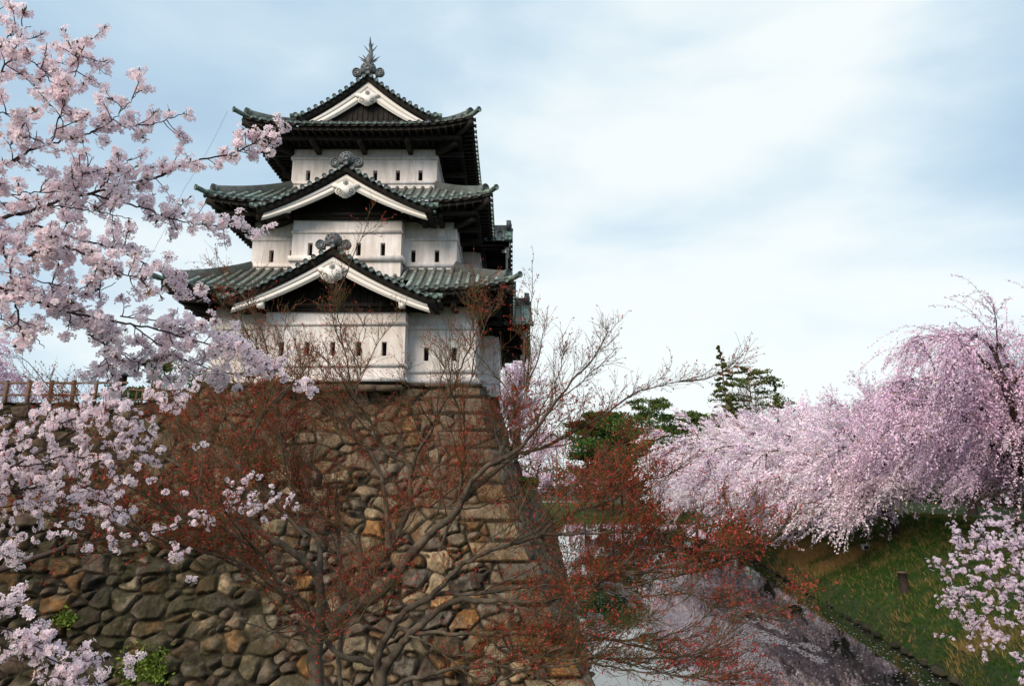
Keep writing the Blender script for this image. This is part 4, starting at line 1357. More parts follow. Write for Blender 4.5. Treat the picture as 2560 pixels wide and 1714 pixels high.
def bough(label, limbs, rs, r_fl, origin, dens=1.0, twl=(.06, .26), fl=5, pink=(1.0, .97, .99), leafy=.5, name='cherry_tree', trunkpts=None, upb=.05):
    root = empty(name, origin)
    tag(root, label, 'cherry tree')
    O = np.array(origin)
    br = MB(); fl_ = MB(); lf = MB()
    st, dr = [], []
    for pts, ya, yb, wa, wb, q in limbs:
        K = len(pts)
        dd = np.array([0] + [math.dist(pts[i], pts[i + 1]) for i in range(K - 1)]).cumsum(); dd /= dd[-1]
        P = smooth_path([at(px, py, ya + (yb - ya) * t) for (px, py), t in zip(pts, dd)], K * 5)
        n = len(P); t = np.linspace(0, 1, n)
        P[1:-1] += rs.normal(0, .003, (n - 2, 3))
        R = (wa + (wb - wa) * t ** .8) / 2 * (ya + (yb - ya) * t) / FPX
        br.tube(P - O, R, 8 if wa > 8 else 6)
        tot = np.linalg.norm(np.diff(P, axis=0), axis=1).sum()
        m = int(tot / .028 * dens * q)
        f = rs.uniform(0.0, 1, m) * (n - 1.001); i = f.astype(int)
        st.append(P[i] + (P[i + 1] - P[i]) * (f - i)[:, None]); dr.append(norm(P[np.minimum(i + 1, n - 1)] - P[np.maximum(i - 1, 0)]))
    if trunkpts is not None:
        P = smooth_path([np.array(a[:3]) for a in trunkpts], 30)
        R = np.interp(np.linspace(0, 1, 30), np.linspace(0, 1, len(trunkpts)), [a[3] for a in trunkpts])
        br.tube(P - O, R, 12)
    st = np.concatenate(st); dr = np.concatenate(dr); m = len(st)
    side = norm(np.cross(dr, rs.normal(0, 1, (m, 3))))
    P1 = curve_twigs(st, dr * rs.uniform(.1, .9, (m, 1)) + side, rs.uniform(*twl, m), 5, rs, up=upb, wob=.2)
    twigs(br, P1 - O, np.full(m, .0028)[:, None] * np.linspace(1, .5, 5), 3)
    # umbels: each a handful of flowers on short stalks round a bud scale
    nu = 3
    pu, du = along(P1, rs.uniform(.38, 1.0, (m, nu))); pu = pu.reshape(-1, 3); du = du.reshape(-1, 3)
    ku = len(pu)
    cs = np.array(pink) * rs.uniform(.97, 1.06, (ku, 1)); cs[:, 1:] *= rs.uniform(.96, 1.0, (ku, 1))
    rep = fl
    c0 = np.repeat(pu, rep, 0)
    out_ = norm(np.repeat(norm(du * .2 + rs.normal(0, .7, (ku, 3))), rep, 0) * .7 + rs.normal(0, .8, (ku * rep, 3)))
    stalk = rs.uniform(.014, .032, ku * rep)[:, None]
    pc = c0 + out_ * stalk
    blossoms(fl_, pc - O, out_ + rs.normal(0, .25, out_.shape), np.full(len(pc), r_fl) * rs.uniform(.8, 1.1, len(pc)), rs, np.repeat(cs, rep, 0) * rs.uniform(.95, 1.04, (len(pc), 1)))
    # stalks and reddish calyx
    sel = rs.rand(len(pc)) < .5
    Ps = np.stack([c0[sel], pc[sel]], 1)
    twigs(br, Ps - O, np.full(sel.sum(), .0011)[:, None] * np.ones(2), 3)
    sel = rs.rand(ku) < leafy
    for _ in range(2):
        k = sel.sum()
        c = np.array([1.0, 1.0, 1.0]) * rs.uniform(.4, 1.6, (k, 1)); g_ = rs.rand(k) < .5; c[g_] *= np.array([.8, .42, .6])
        leaflets(lf, pu[sel] - O, du[sel], rs.uniform(.014, .034, k), rs.uniform(.003, .007, k), c, rs, droop=-.3)
    br.build('branches', M['cbark'], root, True)
    fl_.build('blossoms', M['petal'], root)
    lf.build('young_leaves', M['youngleaf'], root)
    print(label[:30], 'flowers', len(pc))
    return root


rs = np.random.RandomState(5)
UP = [
    ([(-160, 470), (-60, 430), (0, 415), (80, 375), (130, 357), (200, 340), (270, 317), (370, 313), (420, 298), (462, 280)], 2.4, 2.9, 9, 2, .75),
    ([(130, 352), (150, 290), (165, 250), (190, 180), (205, 130), (226, 95)], 2.5, 2.6, 4, 1.5, 1.0),
    ([(225, 330), (262, 315), (312, 268), (340, 235), (356, 212)], 2.6, 2.7, 3, 1.5, .6),
    ([(-100, 220), (-20, 200), (40, 140), (95, 165), (120, 195), (150, 230), (175, 250)], 2.5, 2.6, 6, 2, .9),
    ([(-80, 80), (0, 112), (20, 95), (60, 70), (78, 66)], 2.5, 2.6, 5, 2, .8),
    ([(-60, 40), (0, 22), (30, 18), (52, 10)], 2.5, 2.6, 3, 1.2, .25),
    ([(-100, 260), (-10, 280), (20, 285), (60, 300), (72, 330), (75, 350)], 2.5, 2.5, 5, 2, .8),
    ([(-140, 600), (-40, 560), (40, 535), (110, 515), (180, 490), (250, 480), (300, 462), (380, 448), (440, 420), (500, 400), (560, 390), (610, 372), (655, 345), (695, 318)], 2.6, 3.4, 13, 2.5, .9),
    ([(230, 486), (300, 505), (360, 520), (430, 548), (500, 560), (560, 568), (615, 574), (662, 580)], 2.8, 3.2, 6, 2, .85),
    ([(120, 512), (170, 518), (220, 525), (275, 535), (330, 548)], 2.7, 2.9, 4, 2, .6),
    ([(-60, 500), (0, 490), (70, 482), (150, 480), (190, 470), (215, 420), (230, 395)], 2.7, 2.8, 5, 2, .9),
    ([(250, 470), (290, 430), (320, 400), (330, 395)], 2.9, 3.0, 4, 2, .7),
    ([(-120, 560), (-50, 570), (0, 590), (30, 602), (55, 615), (100, 640), (150, 650)], 2.6, 2.7, 12, 4, .8),
    ([(60, 560), (140, 578), (210, 600), (290, 620), (320, 635), (400, 680), (430, 710), (480, 735), (528, 760)], 2.7, 3.1, 8, 2, .95),
    ([(70, 640), (90, 628), (110, 625), (165, 617), (220, 640), (280, 670), (330, 690), (395, 700)], 2.6, 2.8, 9, 2, .9),
    ([(-40, 600), (0, 602), (15, 640), (28, 690), (35, 740), (45, 800), (60, 850)], 2.6, 2.7, 8, 4, .8),
    ([(35, 690), (90, 700), (150, 715), (200, 740), (260, 720), (290, 705)], 2.7, 2.9, 4, 2, .7),
    ([(-50, 700), (0, 720), (60, 735), (100, 755), (150, 775), (240, 793), (300, 805), (400, 825), (500, 855), (570, 870), (620, 893), (690, 930)], 2.6, 3.3, 9, 2, .95),
    ([(140, 775), (200, 810), (260, 840), (310, 880), (360, 910), (420, 925)], 2.9, 3.2, 5, 2, .7),
    ([(-60, 820), (0, 800), (40, 810), (80, 830), (110, 870)], 2.7, 2.8, 5, 2, .5),
    ([(220, 835), (280, 870), (330, 900), (390, 930)], 2.9, 3.1, 4, 2, .6),
    ([(240, 793), (260, 870), (270, 930), (268, 975)], 2.9, 3.0, 4, 2, .75),
    ([(330, 810), (380, 850), (440, 890), (500, 915), (560, 930), (640, 945)], 3.0, 3.4, 4, 2, .95),
    ([(300, 790), (380, 800), (450, 820), (520, 830), (600, 850)], 3.0, 3.3, 4, 2, .85),
    ([(735, 952), (752, 962), (765, 970)], 3.3, 3.3, 2, 1.5, .8),
    ([(620, 893), (680, 925), (735, 952)], 3.3, 3.3, 2, 1.5, .35),
]
bough('pale pink cherry boughs in full blossom reaching in from the upper left', UP, rs, .0162, (-6.0, 1.5, 5.5), dens=1.35, twl=(.03, .15), leafy=.55,
      trunkpts=[(-6.0, 1.5, 5.4, .22), (-5.6, 1.7, 6.4, .17), (-5.0, 2.0, 7.6, .12), (-4.2, 2.3, 8.2, .08), (-3.0, 2.5, 8.4, .04)])
rs = np.random.RandomState(6)
LOW = [
    ([(-300, 1250), (-100, 1215), (0, 1180), (100, 1130), (180, 1080), (300, 1030), (400, 1000), (440, 985), (488, 966)], 4.2, 5.0, 9, 2, 1.0),
    ([(-200, 1180), (0, 1120), (80, 1090), (150, 1060), (230, 1035), (300, 1010)], 4.4, 4.8, 6, 2, .95),
    ([(-200, 1010), (0, 1040), (80, 1050), (160, 1050), (210, 1045)], 4.4, 4.7, 5, 2, .85),
    ([(-200, 1240), (0, 1230), (100, 1215), (180, 1205), (240, 1220), (305, 1232)], 4.3, 4.8, 8, 2, .95),
    ([(-100, 1150), (0, 1165), (90, 1160), (160, 1140), (260, 1150), (310, 1130), (330, 1100)], 4.3, 4.9, 6, 2, .95),
    ([(-100, 1260), (0, 1265), (80, 1258), (150, 1270), (200, 1280), (270, 1300), (300, 1310)], 4.5, 4.8, 5, 2, .5),
    ([(0, 1200), (90, 1240), (160, 1258), (230, 1262), (290, 1275)], 4.6, 4.9, 4, 2, .7),
    ([(250, 1100), (300, 1160), (330, 1190), (345, 1200)], 4.8, 4.8, 3, 1.5, .5),
    ([(290, 1145), (340, 1130), (390, 1135), (445, 1150)], 4.9, 5.0, 3, 1.5, .45),
    ([(270, 1110), (300, 1100), (345, 1090)], 4.9, 5.0, 3, 1.5, .6),
    ([(-150, 1340), (0, 1370), (30, 1375), (60, 1380)], 4.4, 4.5, 5, 2, .8),
    ([(-120, 1400), (-40, 1380), (10, 1385), (50, 1392)], 4.4, 4.5, 5, 2, .6),
]
bough('white-pink cherry boughs hanging low in front of the left end of the stone wall', LOW, rs, .0175, (-8.2, 3.6, 4.9), dens=1.15, twl=(.05, .32), leafy=.35,
      trunkpts=[(-8.2, 3.6, 4.8, .25), (-7.6, 3.9, 6.2, .18), (-6.6, 4.2, 7.2, .12), (-5.2, 4.4, 7.6, .06)])
rs = np.random.RandomState(8)
BOT = [
    ([(-150, 1540), (0, 1565), (60, 1600), (130, 1650), (190, 1670), (240, 1700)], 3.8, 4.1, 6, 2, .75),
    ([(-100, 1560), (-20, 1530), (40, 1505), (78, 1500)], 3.8, 3.9, 3, 1.5, .55),
    ([(20, 1570), (60, 1560), (95, 1545)], 3.9, 4.0, 2, 1.2, .4),
    ([(60, 1600), (120, 1625), (180, 1628), (235, 1620)], 3.9, 4.1, 3, 1.5, .6),
    ([(110, 1690), (180, 1700), (240, 1718)], 3.9, 4.1, 4, 1.5, .8),
    ([(210, 1650), (270, 1645), (315, 1632)], 4.0, 4.2, 2, 1, .25),
    ([(-60, 1640), (0, 1650), (60, 1650), (110, 1640)], 3.9, 4.0, 3, 1.5, .5),
]
bough('small cherry branch with pink-white blossom in the bottom left corner', BOT, rs, .0175, (-5.6, 2.6, 4.6), dens=1.4, twl=(.04, .17), leafy=.3,
      trunkpts=[(-5.6, 2.6, 4.6, .12), (-5.0, 3.1, 5.0, .08), (-4.2, 3.6, 5.3, .04), (-3.4, 3.8, 5.6, .02)])
rs = np.random.RandomState(9)
MID = [
    ([(240, 1350), (300, 1330), (340, 1322), (380, 1330), (420, 1345)], 6.6, 7.0, 4, 1.5, .35),
    ([(380, 1330), (430, 1318), (470, 1300), (520, 1280), (560, 1262), (600, 1262), (640, 1280), (690, 1290), (735, 1285)], 6.8, 7.4, 4, 1.5, .65),
    ([(520, 1262), (570, 1235), (600, 1215), (620, 1200)], 7.0, 7.2, 3, 1.5, .7),
    ([(600, 1262), (650, 1250), (700, 1248), (735, 1262)], 7.0, 7.2, 3, 1.5, .45),
    ([(420, 1340), (440, 1360), (445, 1400), (455, 1430), (472, 1455)], 6.9, 7.0, 2.5, 1, .6),
    ([(400, 1238), (440, 1240), (470, 1246)], 6.8, 6.9, 2, 1, .3),
]
bough('sparse white cherry blossom scattered behind the red-budded maple', MID, rs, .018, (-8.8, 6.4, 3.8), dens=.9, twl=(.05, .2), leafy=.2,
      trunkpts=[(-8.8, 6.4, 3.6, .16), (-7.8, 6.5, 5.0, .1), (-6.4, 6.6, 6.0, .06), (-4.15, 6.6, 6.83, .02)])
rs = np.random.RandomState(10)
RB = [
    ([(2760, 1330), (2640, 1350), (2560, 1370), (2500, 1380), (2440, 1385), (2390, 1370)], 7.2, 7.6, 8, 2, .9),
    ([(2700, 1400), (2560, 1430), (2500, 1445), (2440, 1455), (2400, 1490), (2375, 1520)], 7.0, 7.4, 6, 1.5, .85),
    ([(2700, 1300), (2560, 1300), (2500, 1320), (2440, 1345), (2400, 1335)], 7.6, 8.0, 6, 2, .8),
    ([(2600, 1430), (2540, 1480), (2490, 1520), (2440, 1560), (2420, 1590)], 7.0, 7.2, 4, 1.5, .8),
    ([(2560, 1390), (2480, 1410), (2420, 1415), (2370, 1400), (2330, 1418)], 7.3, 7.6, 4, 1.5, .6),
    ([(2640, 1500), (2590, 1530), (2540, 1560), (2500, 1580), (2475, 1570)], 7.0, 7.1, 3, 1.5, .5),
    ([(2640, 1640), (2590, 1630), (2560, 1625), (2535, 1640)], 7.0, 7.1, 3, 1.5, .5),
    ([(2430, 1600), (2415, 1620), (2400, 1628)], 7.0, 7.0, 1.5, 1, .3),
]
bough('near cherry branch with white-pink blossom at the lower right edge over the bank', RB, rs, .0165, (8.6, 6.5, 4.6), dens=1.5, twl=(.08, .36), pink=(.92, .86, .95), leafy=.15,
      trunkpts=[(8.6, 6.5, 4.4, .2), (8.4, 6.8, 5.8, .14), (7.9, 7.0, 6.8, .09), (6.9, 7.2, 7.0, .04)])
# ------------------------------------------------------------------ cherries along the right bank and further trees
def quads(mb, p, r, cols, rs, flatn=None, asp=1.0, ax=None):
    """small random facing quads at p with half size r"""
    k = len(p)
    a = norm(rs.normal(0, 1, (k, 3))) if ax is None else norm(ax + rs.normal(0, .35, (k, 3)))
    b_ = norm(np.cross(a, rs.normal(0, 1, (k, 3)) if flatn is None else flatn + rs.normal(0, .5, (k, 3))))
    a = a * (r * asp)[:, None]; b_ = b_ * r[:, None]
    V = np.stack([p - a * .9 - b_ * .5, p + a * .2 - b_, p + a - b_ * .1, p + b_ * .9 - a * .2], 1).reshape(-1, 3)
    mb.add(V, np.arange(k * 4).reshape(-1, 4), np.repeat(cols, 4, 0))


def weeping_cherry(label, base, H, RX, shift, nl, nsp, per, q, colr, seed, droop=.10, group=None, az=(100, 300), streak=1.0, spl=(1.2, 2.8), lowz=0.0, gap=.0):
    rs = np.random.RandomState(seed)
    root = empty('cherry_tree', tuple(base))
    tag(root, label, 'cherry tree', group)
    B = np.array(base, float)
    tr = MB(); bl = MB()
    fork = np.array([shift[0] * .12, shift[1] * .12, H * .17])
    tr.tube(smooth_path([(0, 0, -.6), (.1, .05, H * .07), fork], 8), np.linspace(.42, .30, 8) * H / 11, 9)
    st = []; dr = []
    for k in range(nl):
        a = 2 * pi * (k + rs.uniform(-.3, .3)) / nl
        ex = np.array([shift[0] + RX * .80 * cos(a), shift[1] + RX * .80 * sin(a)])
        hh_ = H * rs.uniform(.62, .94)
        if k % 3 == 0: ex = ex * .4; hh_ = H * rs.uniform(.9, 1.0)
        if k % 3 == 1 and lowz: ex = np.array([-RX * rs.uniform(.6, 1.15), RX * rs.uniform(-.8, .8)]); hh_ = H * rs.uniform(.34, .55)
        mid = fork * .5 + np.array([ex[0] * .45, ex[1] * .45, hh_ * .78])
        end = np.array([ex[0] * .86, ex[1] * .86, hh_])
        tip = np.array([ex[0] * 1.08, ex[1] * 1.08, hh_ * rs.uniform(.55, .8)])
        P = smooth_path([fork, mid, end, tip], 22)
        P[1:-1] += rs.normal(0, .09, (20, 3))
        tr.tube(P, np.linspace(.19, .035, 22) * H / 11, 6)
        st.append(P[4:]); d = np.gradient(P, axis=0)[4:]; dr.append(norm(d))
        for _ in range(4):      # secondary boughs
            i = rs.randint(6, 20); d = norm(np.gradient(P, axis=0)[i] + rs.normal(0, .5, 3) + np.array([0, 0, .25]))
            Q = curve_twigs(P[i:i + 1], d[None], np.array([rs.uniform(1.6, 3.2)]) * RX / 8, 9, rs, up=-.05, wob=.12)[0]
            tr.tube(Q, np.linspace(.06, .02, 9) * H / 11, 5)
            st.append(Q[2:]); dr.append(norm(np.gradient(Q, axis=0)[2:]))
    st = np.concatenate(st); dr = np.concatenate(dr)
    i = rs.randint(0, len(st), nsp)
    p = st[i] + rs.normal(0, .12, (nsp, 3))
    outw = p - np.array([shift[0] * .4, shift[1] * .4, H * .5]); outw[:, 2] *= .4
    d = norm(dr[i] * .5 + norm(outw) * 1.1 + rs.normal(0, .45, (nsp, 3)) + np.array([-.35, -.12, .08]))
    L = rs.uniform(*spl, nsp)
    K = 8
    up_ = np.full(nsp, -droop)
    if lowz:    # long boughs combing down over the slope towards the water
        low = np.where(st[:, 2] < H * .72)[0]
        nl_ = nsp // 3
        j = low[rs.randint(0, len(low), nl_)]
        p[:nl_] = st[j] + rs.normal(0, .15, (nl_, 3))
        d[:nl_] = norm(np.array([-.85, -.38, -.22]) + rs.normal(0, .22, (nl_, 3)))
        L[:nl_] = rs.uniform(2.0, 4.2, nl_) * RX / 9
    P1 = curve_twigs(p, d, L, K, rs, up=-droop, wob=.09)
    if lowz:  # nothing hangs below the grass
        P1[..., 2] = np.maximum(P1[..., 2], lowz + rs.uniform(0, 1.2, (nsp, 1)))
    sel = rs.rand(nsp) < .55
    twigs(tr, P1[sel], np.full(sel.sum(), .012 * H / 11)[:, None] * np.linspace(1, .4, K)[None], 3)
    t = rs.uniform(.04, 1.0, (nsp, per))
    pp, dd_ = along(P1, t)
    sprc = rs.uniform(.72, 1.18, (nsp, 1, 1)) * np.ones((1, per, 3))
    pk = rs.uniform(.9, 1.06, (nsp, 1)); sprc[:, :, 1] *= pk
    pp = pp.reshape(-1, 3) + rs.normal(0, q * 1.1, (nsp * per, 3)); dd_ = dd_.reshape(-1, 3); cc = sprc.reshape(-1, 3)
    if gap:
        kk = fbm(pp[:, 0] * .55 + 20, pp[:, 2] * .8 + 20 + pp[:, 1] * .3, seed) > gap
        pp, dd_, cc = pp[kk], dd_[kk], cc[kk]
    n = len(pp)
    cc = cc * rs.uniform(.8, 1.22, (n, 1)) * np.array(colr)
    g_ = rs.rand(n) < .05; cc[g_] = np.array([.55, .36, .25])
    quads(bl, pp, rs.uniform(.55, 1.15, n) * q, cc, rs, asp=1.25 * streak, ax=dd_)
    tr.build('trunk', M['cbark'], root, True)
    bl.build('blossoms', M['bloom'], root)
    return root


def bnk(y, d): x = float(xr(y)) + d; return (x, y, float(rbank(x, y)))


GR = 'cherry trees along the right bank'
weeping_cherry('weeping cherry with darker pink sprays, tallest tree at the right edge', bnk(37, 10.0), 11.2, 8.5, (-1.2, 0), 13, 2700, 46, .050, (.93, .78, .90), 41, droop=.26, spl=(1.8, 4.4), gap=.30, group=GR)
weeping_cherry('broad pale cherry beside the dark post, nearest of the spreading row', bnk(50, 6.5), 7.6, 8.6, (-2.6, 0), 17, 2700, 44, .052, (1, .98, 1), 42, droop=.07, lowz=-2.2, group=GR, streak=1.5)
weeping_cherry('spreading pale cherry, second of the row reaching over the water', bnk(63, 6), 8.6, 9.6, (-3.2, 0), 17, 2700, 42, .062, (1, .98, 1), 43, droop=.06, lowz=-2.6, group=GR, streak=1.5)
weeping_cherry('spreading pale cherry in the middle of the row below the tall pines', bnk(78, 6), 9.8, 10, (-3.8, 0), 16, 2300, 40, .075, (1.0, 1.0, 1), 44, droop=.06, lowz=-2.8, group=GR, streak=1.5)
weeping_cherry('pale cherry in front of the pines, its boughs almost touching the water', bnk(95, 6), 11.4, 10.5, (-4.5, 0), 16, 2000, 38, .088, (1, 1, 1), 45, droop=.06, lowz=-2.8, group=GR, streak=1.4)
weeping_cherry('farthest pale cherry of the row, leftmost over the end of the moat', bnk(114, 5.5), 12.6, 10.5, (-5.5, 0), 16, 1900, 36, .10, (.98, .98, .98), 46, droop=.06, lowz=-2.8, group=GR, streak=1.4)
weeping_cherry('pink cherry standing back from the bank behind the broad pale one', bnk(60, 17), 10.5, 7.5, (0, 0), 11, 1000, 38, .065, (.95, .84, .93), 47, droop=.10, gap=.33, group=GR)
weeping_cherry('hazy pink cherry behind the row, seen through its gaps', bnk(84, 15), 12.5, 8.5, (-1, 0), 11, 900, 36, .085, (.97, .9, .95), 48, droop=.06, group=GR)
weeping_cherry('pale cherry on the castle grounds just behind the right corner of the base', (.5, 62, 7.6), 10.5, 4.8, (-1.4, 0), 10, 650, 34, .065, (1, .95, .98), 49, droop=.03, spl=(.9, 2.0), gap=.3)
weeping_cherry('small pale cherry far down the castle wall with pink crown over its top', (4.0, 112, 7.6), 7.5, 5.5, (-.5, 0), 9, 420, 30, .10, (.97, .93, .96), 50, droop=.03)
weeping_cherry('weeping cherry behind the wooden fence at the far left', (-38.5, 47, 10.4), 6.8, 4.8, (0, 0), 10, 800, 36, .055, (.96, .82, .9), 51, droop=.35, spl=(1.0, 2.6))
weeping_cherry('pink cherry at the back right, standing between the path and the weeping one', bnk(46, 19), 10.0, 7.5, (0, 0), 11, 1100, 38, .06, (.95, .84, .93), 52, droop=.14, gap=.3, group=GR)
weeping_cherry('low pale cherry on the slope below the tall weeping one at the far right', bnk(40, 12.5), 6.5, 7.0, (-.6, 0), 12, 1500, 40, .05, (.96, .86, .94), 53, droop=.16, gap=.28, group=GR)
weeping_cherry('added pale cherry behind the middle of the row, screening sky from the moat', bnk(104, 15), 11.5, 8.5, (0, 0), 11, 800, 34, .10, (.97, .94, .97), 54, droop=.06, group=GR)  # added to block the bright sky gap reflected in the water
weeping_cherry('added pale cherry behind the farthest trees of the row, screening sky from the moat', bnk(130, 13), 12, 9, (0, 0), 11, 800, 34, .11, (.97, .94, .97), 55, droop=.06, group=GR)  # added likewise, keeps low sky out of the moat reflection
GF = 'far cherries beyond the end of the moat'
for i, (x, y, h) in enumerate(((12, 250, 9), (24, 262, 10), (38, 255, 9.5), (2, 265, 10), (52, 262, 11), (70, 250, 12), (95, 240, 13))):
    weeping_cherry(['far pale cherry above the strolling people', 'far pale cherry right of the strolling people', 'far pale cherry seen between the dark pines', 'far pale cherry behind the end of the castle wall',
                    'far pale cherry behind the pair of tall pines', 'far pale cherry hidden behind the bank row', 'far pale cherry farthest to the right across the grounds'][i], (x, y, 2.0), h, 7.5, (0, 0), 8, 260, 30, .20, (.98, .92, .96), 60 + i, droop=.03, group=GF, lowz=1.6)


def pine(label, base, H, pads, spread, seed, lean=(0, 0), n=520, q=.16, z0=.3, colr=(1, 1, 1), group=None, trunk_r=.35, cone=False, twin=None, puff=1.0):
    rs = np.random.RandomState(seed)
    root = empty('pine_tree', tuple(base)); tag(root, label, 'pine tree', group)
    tr = MB(); fo = MB()
    stems = [(0, 0, H)] + ([twin] if twin else [])
    for sx, sy, h in stems:
        T_ = smooth_path([(sx, sy, -.5), (sx + lean[0] * .2, sy, h * .3), (sx + lean[0] * .7 + .3, sy + .2, h * .65), (sx + lean[0], sy + lean[1], h)], 20)
        tr.tube(T_, np.linspace(trunk_r, .05, 20), 8)
        for k in range(pads):
            f = z0 + (1 - z0) * (k + rs.rand() * .8) / pads
            x = f * 18.99; i = int(x); p = T_[i] + (T_[i + 1] - T_[i]) * (x - i)
            a = rs.uniform(0, 2 * pi) if k % 2 else (0 if rs.rand() < .5 else pi) + rs.normal(0, .6)
            w = spread * ((1.05 - f) if cone else (.45 + .75 * sin(pi * min(1, (f - z0) / (1 - z0) * .9 + .08)))) * rs.uniform(.6, 1.15)
            e = p + np.array([cos(a) * w, sin(a) * w, w * rs.uniform(-.12, .25)])
            m_ = (p + e) / 2 + np.array([0, 0, rs.uniform(-.2, .4)])
            B_ = smooth_path([p, m_, e], 8)
            tr.tube(B_, np.linspace(.11, .03, 8) * H / 20, 5)
            for s_ in range(6):
                c0 = B_[min(7, 2 + s_)] + rs.normal(0, .25, 3) * w * .35 * np.array([1, 1, .25])
                rr = w * rs.uniform(.26, .48) * puff
                m2 = n // 6
                g = rs.normal(0, 1, (m2, 3)); g = norm(g) * rs.rand(m2, 1) ** .45
                P = c0 + g * np.array([rr, rr, rr * .45]) + np.array([0, 0, rr * .1])
                c = np.array(colr) * rs.uniform(.55, 1.7) * rs.uniform(.6, 1.35, (m2, 1)) * np.array([rs.uniform(.9, 1.3), 1, .9])
                quads(fo, P, rs.uniform(.5, 1.2, m2) * q, c, rs, asp=1.6, ax=np.array([0, 0, .6]) + norm(P - c0))
    tr.build('trunk', M['pbark'], root, True)
    fo.build('crown', M['pine'], root)
    return root


pine('tall open pine, taller of the pair standing above the cherry row', (39.6, 124, 4.2), 28.2, 44, 6.2, 71, (-1.2, 0), 200, .15, .38, (1.7, 1.35, 1.0), puff=.5, cone=True)
pine('leaning dark pine on the right of the tall pair above the cherry row', (44.6, 126, 4.2), 24.5, 40, 6.6, 72, (-.6, 0), 200, .15, .34, (1.5, 1.3, .9), puff=.5)
pine('slim pine top rising alone right of the tall pair', (50.0, 128, 4.2), 22.5, 20, 2.8, 73, (-.3, 0), 300, .16, .5, (1.2, 1.1, .8), cone=True)
pine('small pine tip peeping over the cherries right of the slim pine', (58.0, 130, 4.2), 14.0, 12, 2.6, 74, (0, 0), 260, .16, .5, (.9, 1.0, .8), cone=True)
pine('layered dark green pine with flat pads left of the cherry row', (30.8, 157, 2.0), 24.5, 38, 7.6, 75, (.6, 0), 380, .19, .12, (1.4, 1.45, .9), trunk_r=.42)
pine('bushy pine between the layered pine and the tall pair', (37.5, 159, 2.0), 21.5, 30, 7.0, 76, (.5, 0), 360, .19, .30, (1.3, 1.4, .9), trunk_r=.38)
pine('rounded dense dark pine left of the layered one', (20.8, 165, 2.0), 22.0, 44, 7.6, 77, (0, 0), 520, .24, .34, (1.0, 1.35, .75))
pine('thin tall pine trunk with a flat top near the strolling people', (13.2, 205, 2.0), 20.0, 8, 4.0, 78, (-.3, 0), 340, .2, .80, (.95, .9, .7), trunk_r=.45)
pine('dark evergreen at the water end under the layered pine', (33.5, 151.5, 1.0), 9.0, 12, 3.2, 79, (0, 0), 420, .2, .15, (.55, .85, .6), cone=True)
pine('small green pine behind the lantern on the left rampart', (-28.0, 52, 10.4), 6.3, 12, 3.0, 80, (.3, 0), 360, .09, .25, (1.1, 1.3, .6))
pine('low green pine between the fence and the white keep', (-20.0, 46, 10.4), 4.2, 10, 2.6, 81, (.3, 0), 320, .08, .25, (1.2, 1.4, .6))


def brush(label, base, H, W_, n, colr, seed, group=None, name='bare_tree', q=.008, quadn=0):
    """leafless fine-twigged tree or shrub"""
    rs = np.random.RandomState(seed)
    root = empty(name, tuple(base)); tag(root, label, name.replace('_', ' '), group)
    tr = MB(); tw = MB()
    T_ = smooth_path([(0, 0, -.5), (.1, 0, H * .3), (0, .1, H * .6)], 8); tr.tube(T_, np.linspace(H * .018, H * .008, 8), 6)
    m = 26
    p = T_[rs.randint(2, 8, m)]; a = rs.uniform(0, 2 * pi, m)
    d = norm(np.stack([np.cos(a) * W_ / H * 1.1, np.sin(a) * W_ / H * 1.1, rs.uniform(.5, 1.3, m)], -1))
    P1 = curve_twigs(p, d, rs.uniform(.35, .62, m) * H, 8, rs, up=.06, wob=.1)
    twigs(tr, P1, np.full(m, H * .005)[:, None] * np.linspace(1, .35, 8), 4)
    t = rs.uniform(.2, 1, (m, n)); p2, d2 = along(P1, t); p2 = p2.reshape(-1, 3); d2 = d2.reshape(-1, 3); k = len(p2)
    P2 = curve_twigs(p2, d2 + rs.normal(0, .55, (k, 3)), rs.uniform(.06, .2, k) * H, 5, rs, up=.05, wob=.15)
    twigs(tw, P2, np.full(k, q * H / 10)[:, None] * np.linspace(1, .5, 5), 3, np.array(colr) * rs.uniform(.6, 1.4, (k, 1)))
    if quadn:
        p3, d3 = along(P2, rs.uniform(.3, 1, (k, quadn))); p3 = p3.reshape(-1, 3)
        quads(tw, p3 + rs.normal(0, .1, p3.shape), rs.uniform(.06, .16, len(p3)), np.array(colr) * rs.uniform(.5, 1.5, (len(p3), 1)), rs)
    tr.build('trunk', M['cbark'], root); tw.build('twigs', M['brush'], root)
    return root


pine('middle sized pine with ragged crown between the rounded and the layered pines', (26.0, 166, 2.0), 19.5, 34, 6.4, 83, (.4, 0), 380, .2, .2, (1.15, 1.25, .85))
pine('broad pine filling the gap just left of the tall pair', (44.0, 168, 2.0), 22.0, 34, 7.0, 84, (-.3, 0), 380, .2, .25, (1.3, 1.3, .85))
pine('dark pine behind the bushy one, lower and blunter', (48.5, 176, 2.0), 21.0, 34, 7.0, 85, (.3, 0), 380, .2, .2, (.95, 1.15, .8))
pine('dark low evergreen beside the water end, right of the layered pine', (36.5, 153, 2.0), 11.0, 14, 4.0, 82, (0, 0), 360, .2, .1, (.6, .9, .6), cone=True)
brush('hazy leafless tree behind the right side of the tall pine pair', (47.5, 135, 4.0), 21, 6, 40, (1.6, 1.4, 1.3), 90, q=.02)
brush('brown leafless shrub tree below the rounded pine', (22.5, 156, 1.5), 13.0, 9, 70, (1.2, .9, .75), 91, q=.03, quadn=3)
brush('reddish brown shrub tree at the end of the moat left of the cherries', (27.0, 152.5, 1.0), 9.0, 8, 70, (1.5, .6, .5), 92, q=.03, quadn=3)
brush('rusty brown shrub tree beside the thin tall pine', (16.5, 160, 1.5), 10.0, 6, 50, (1.1, .8, .6), 93, q=.03, quadn=2)

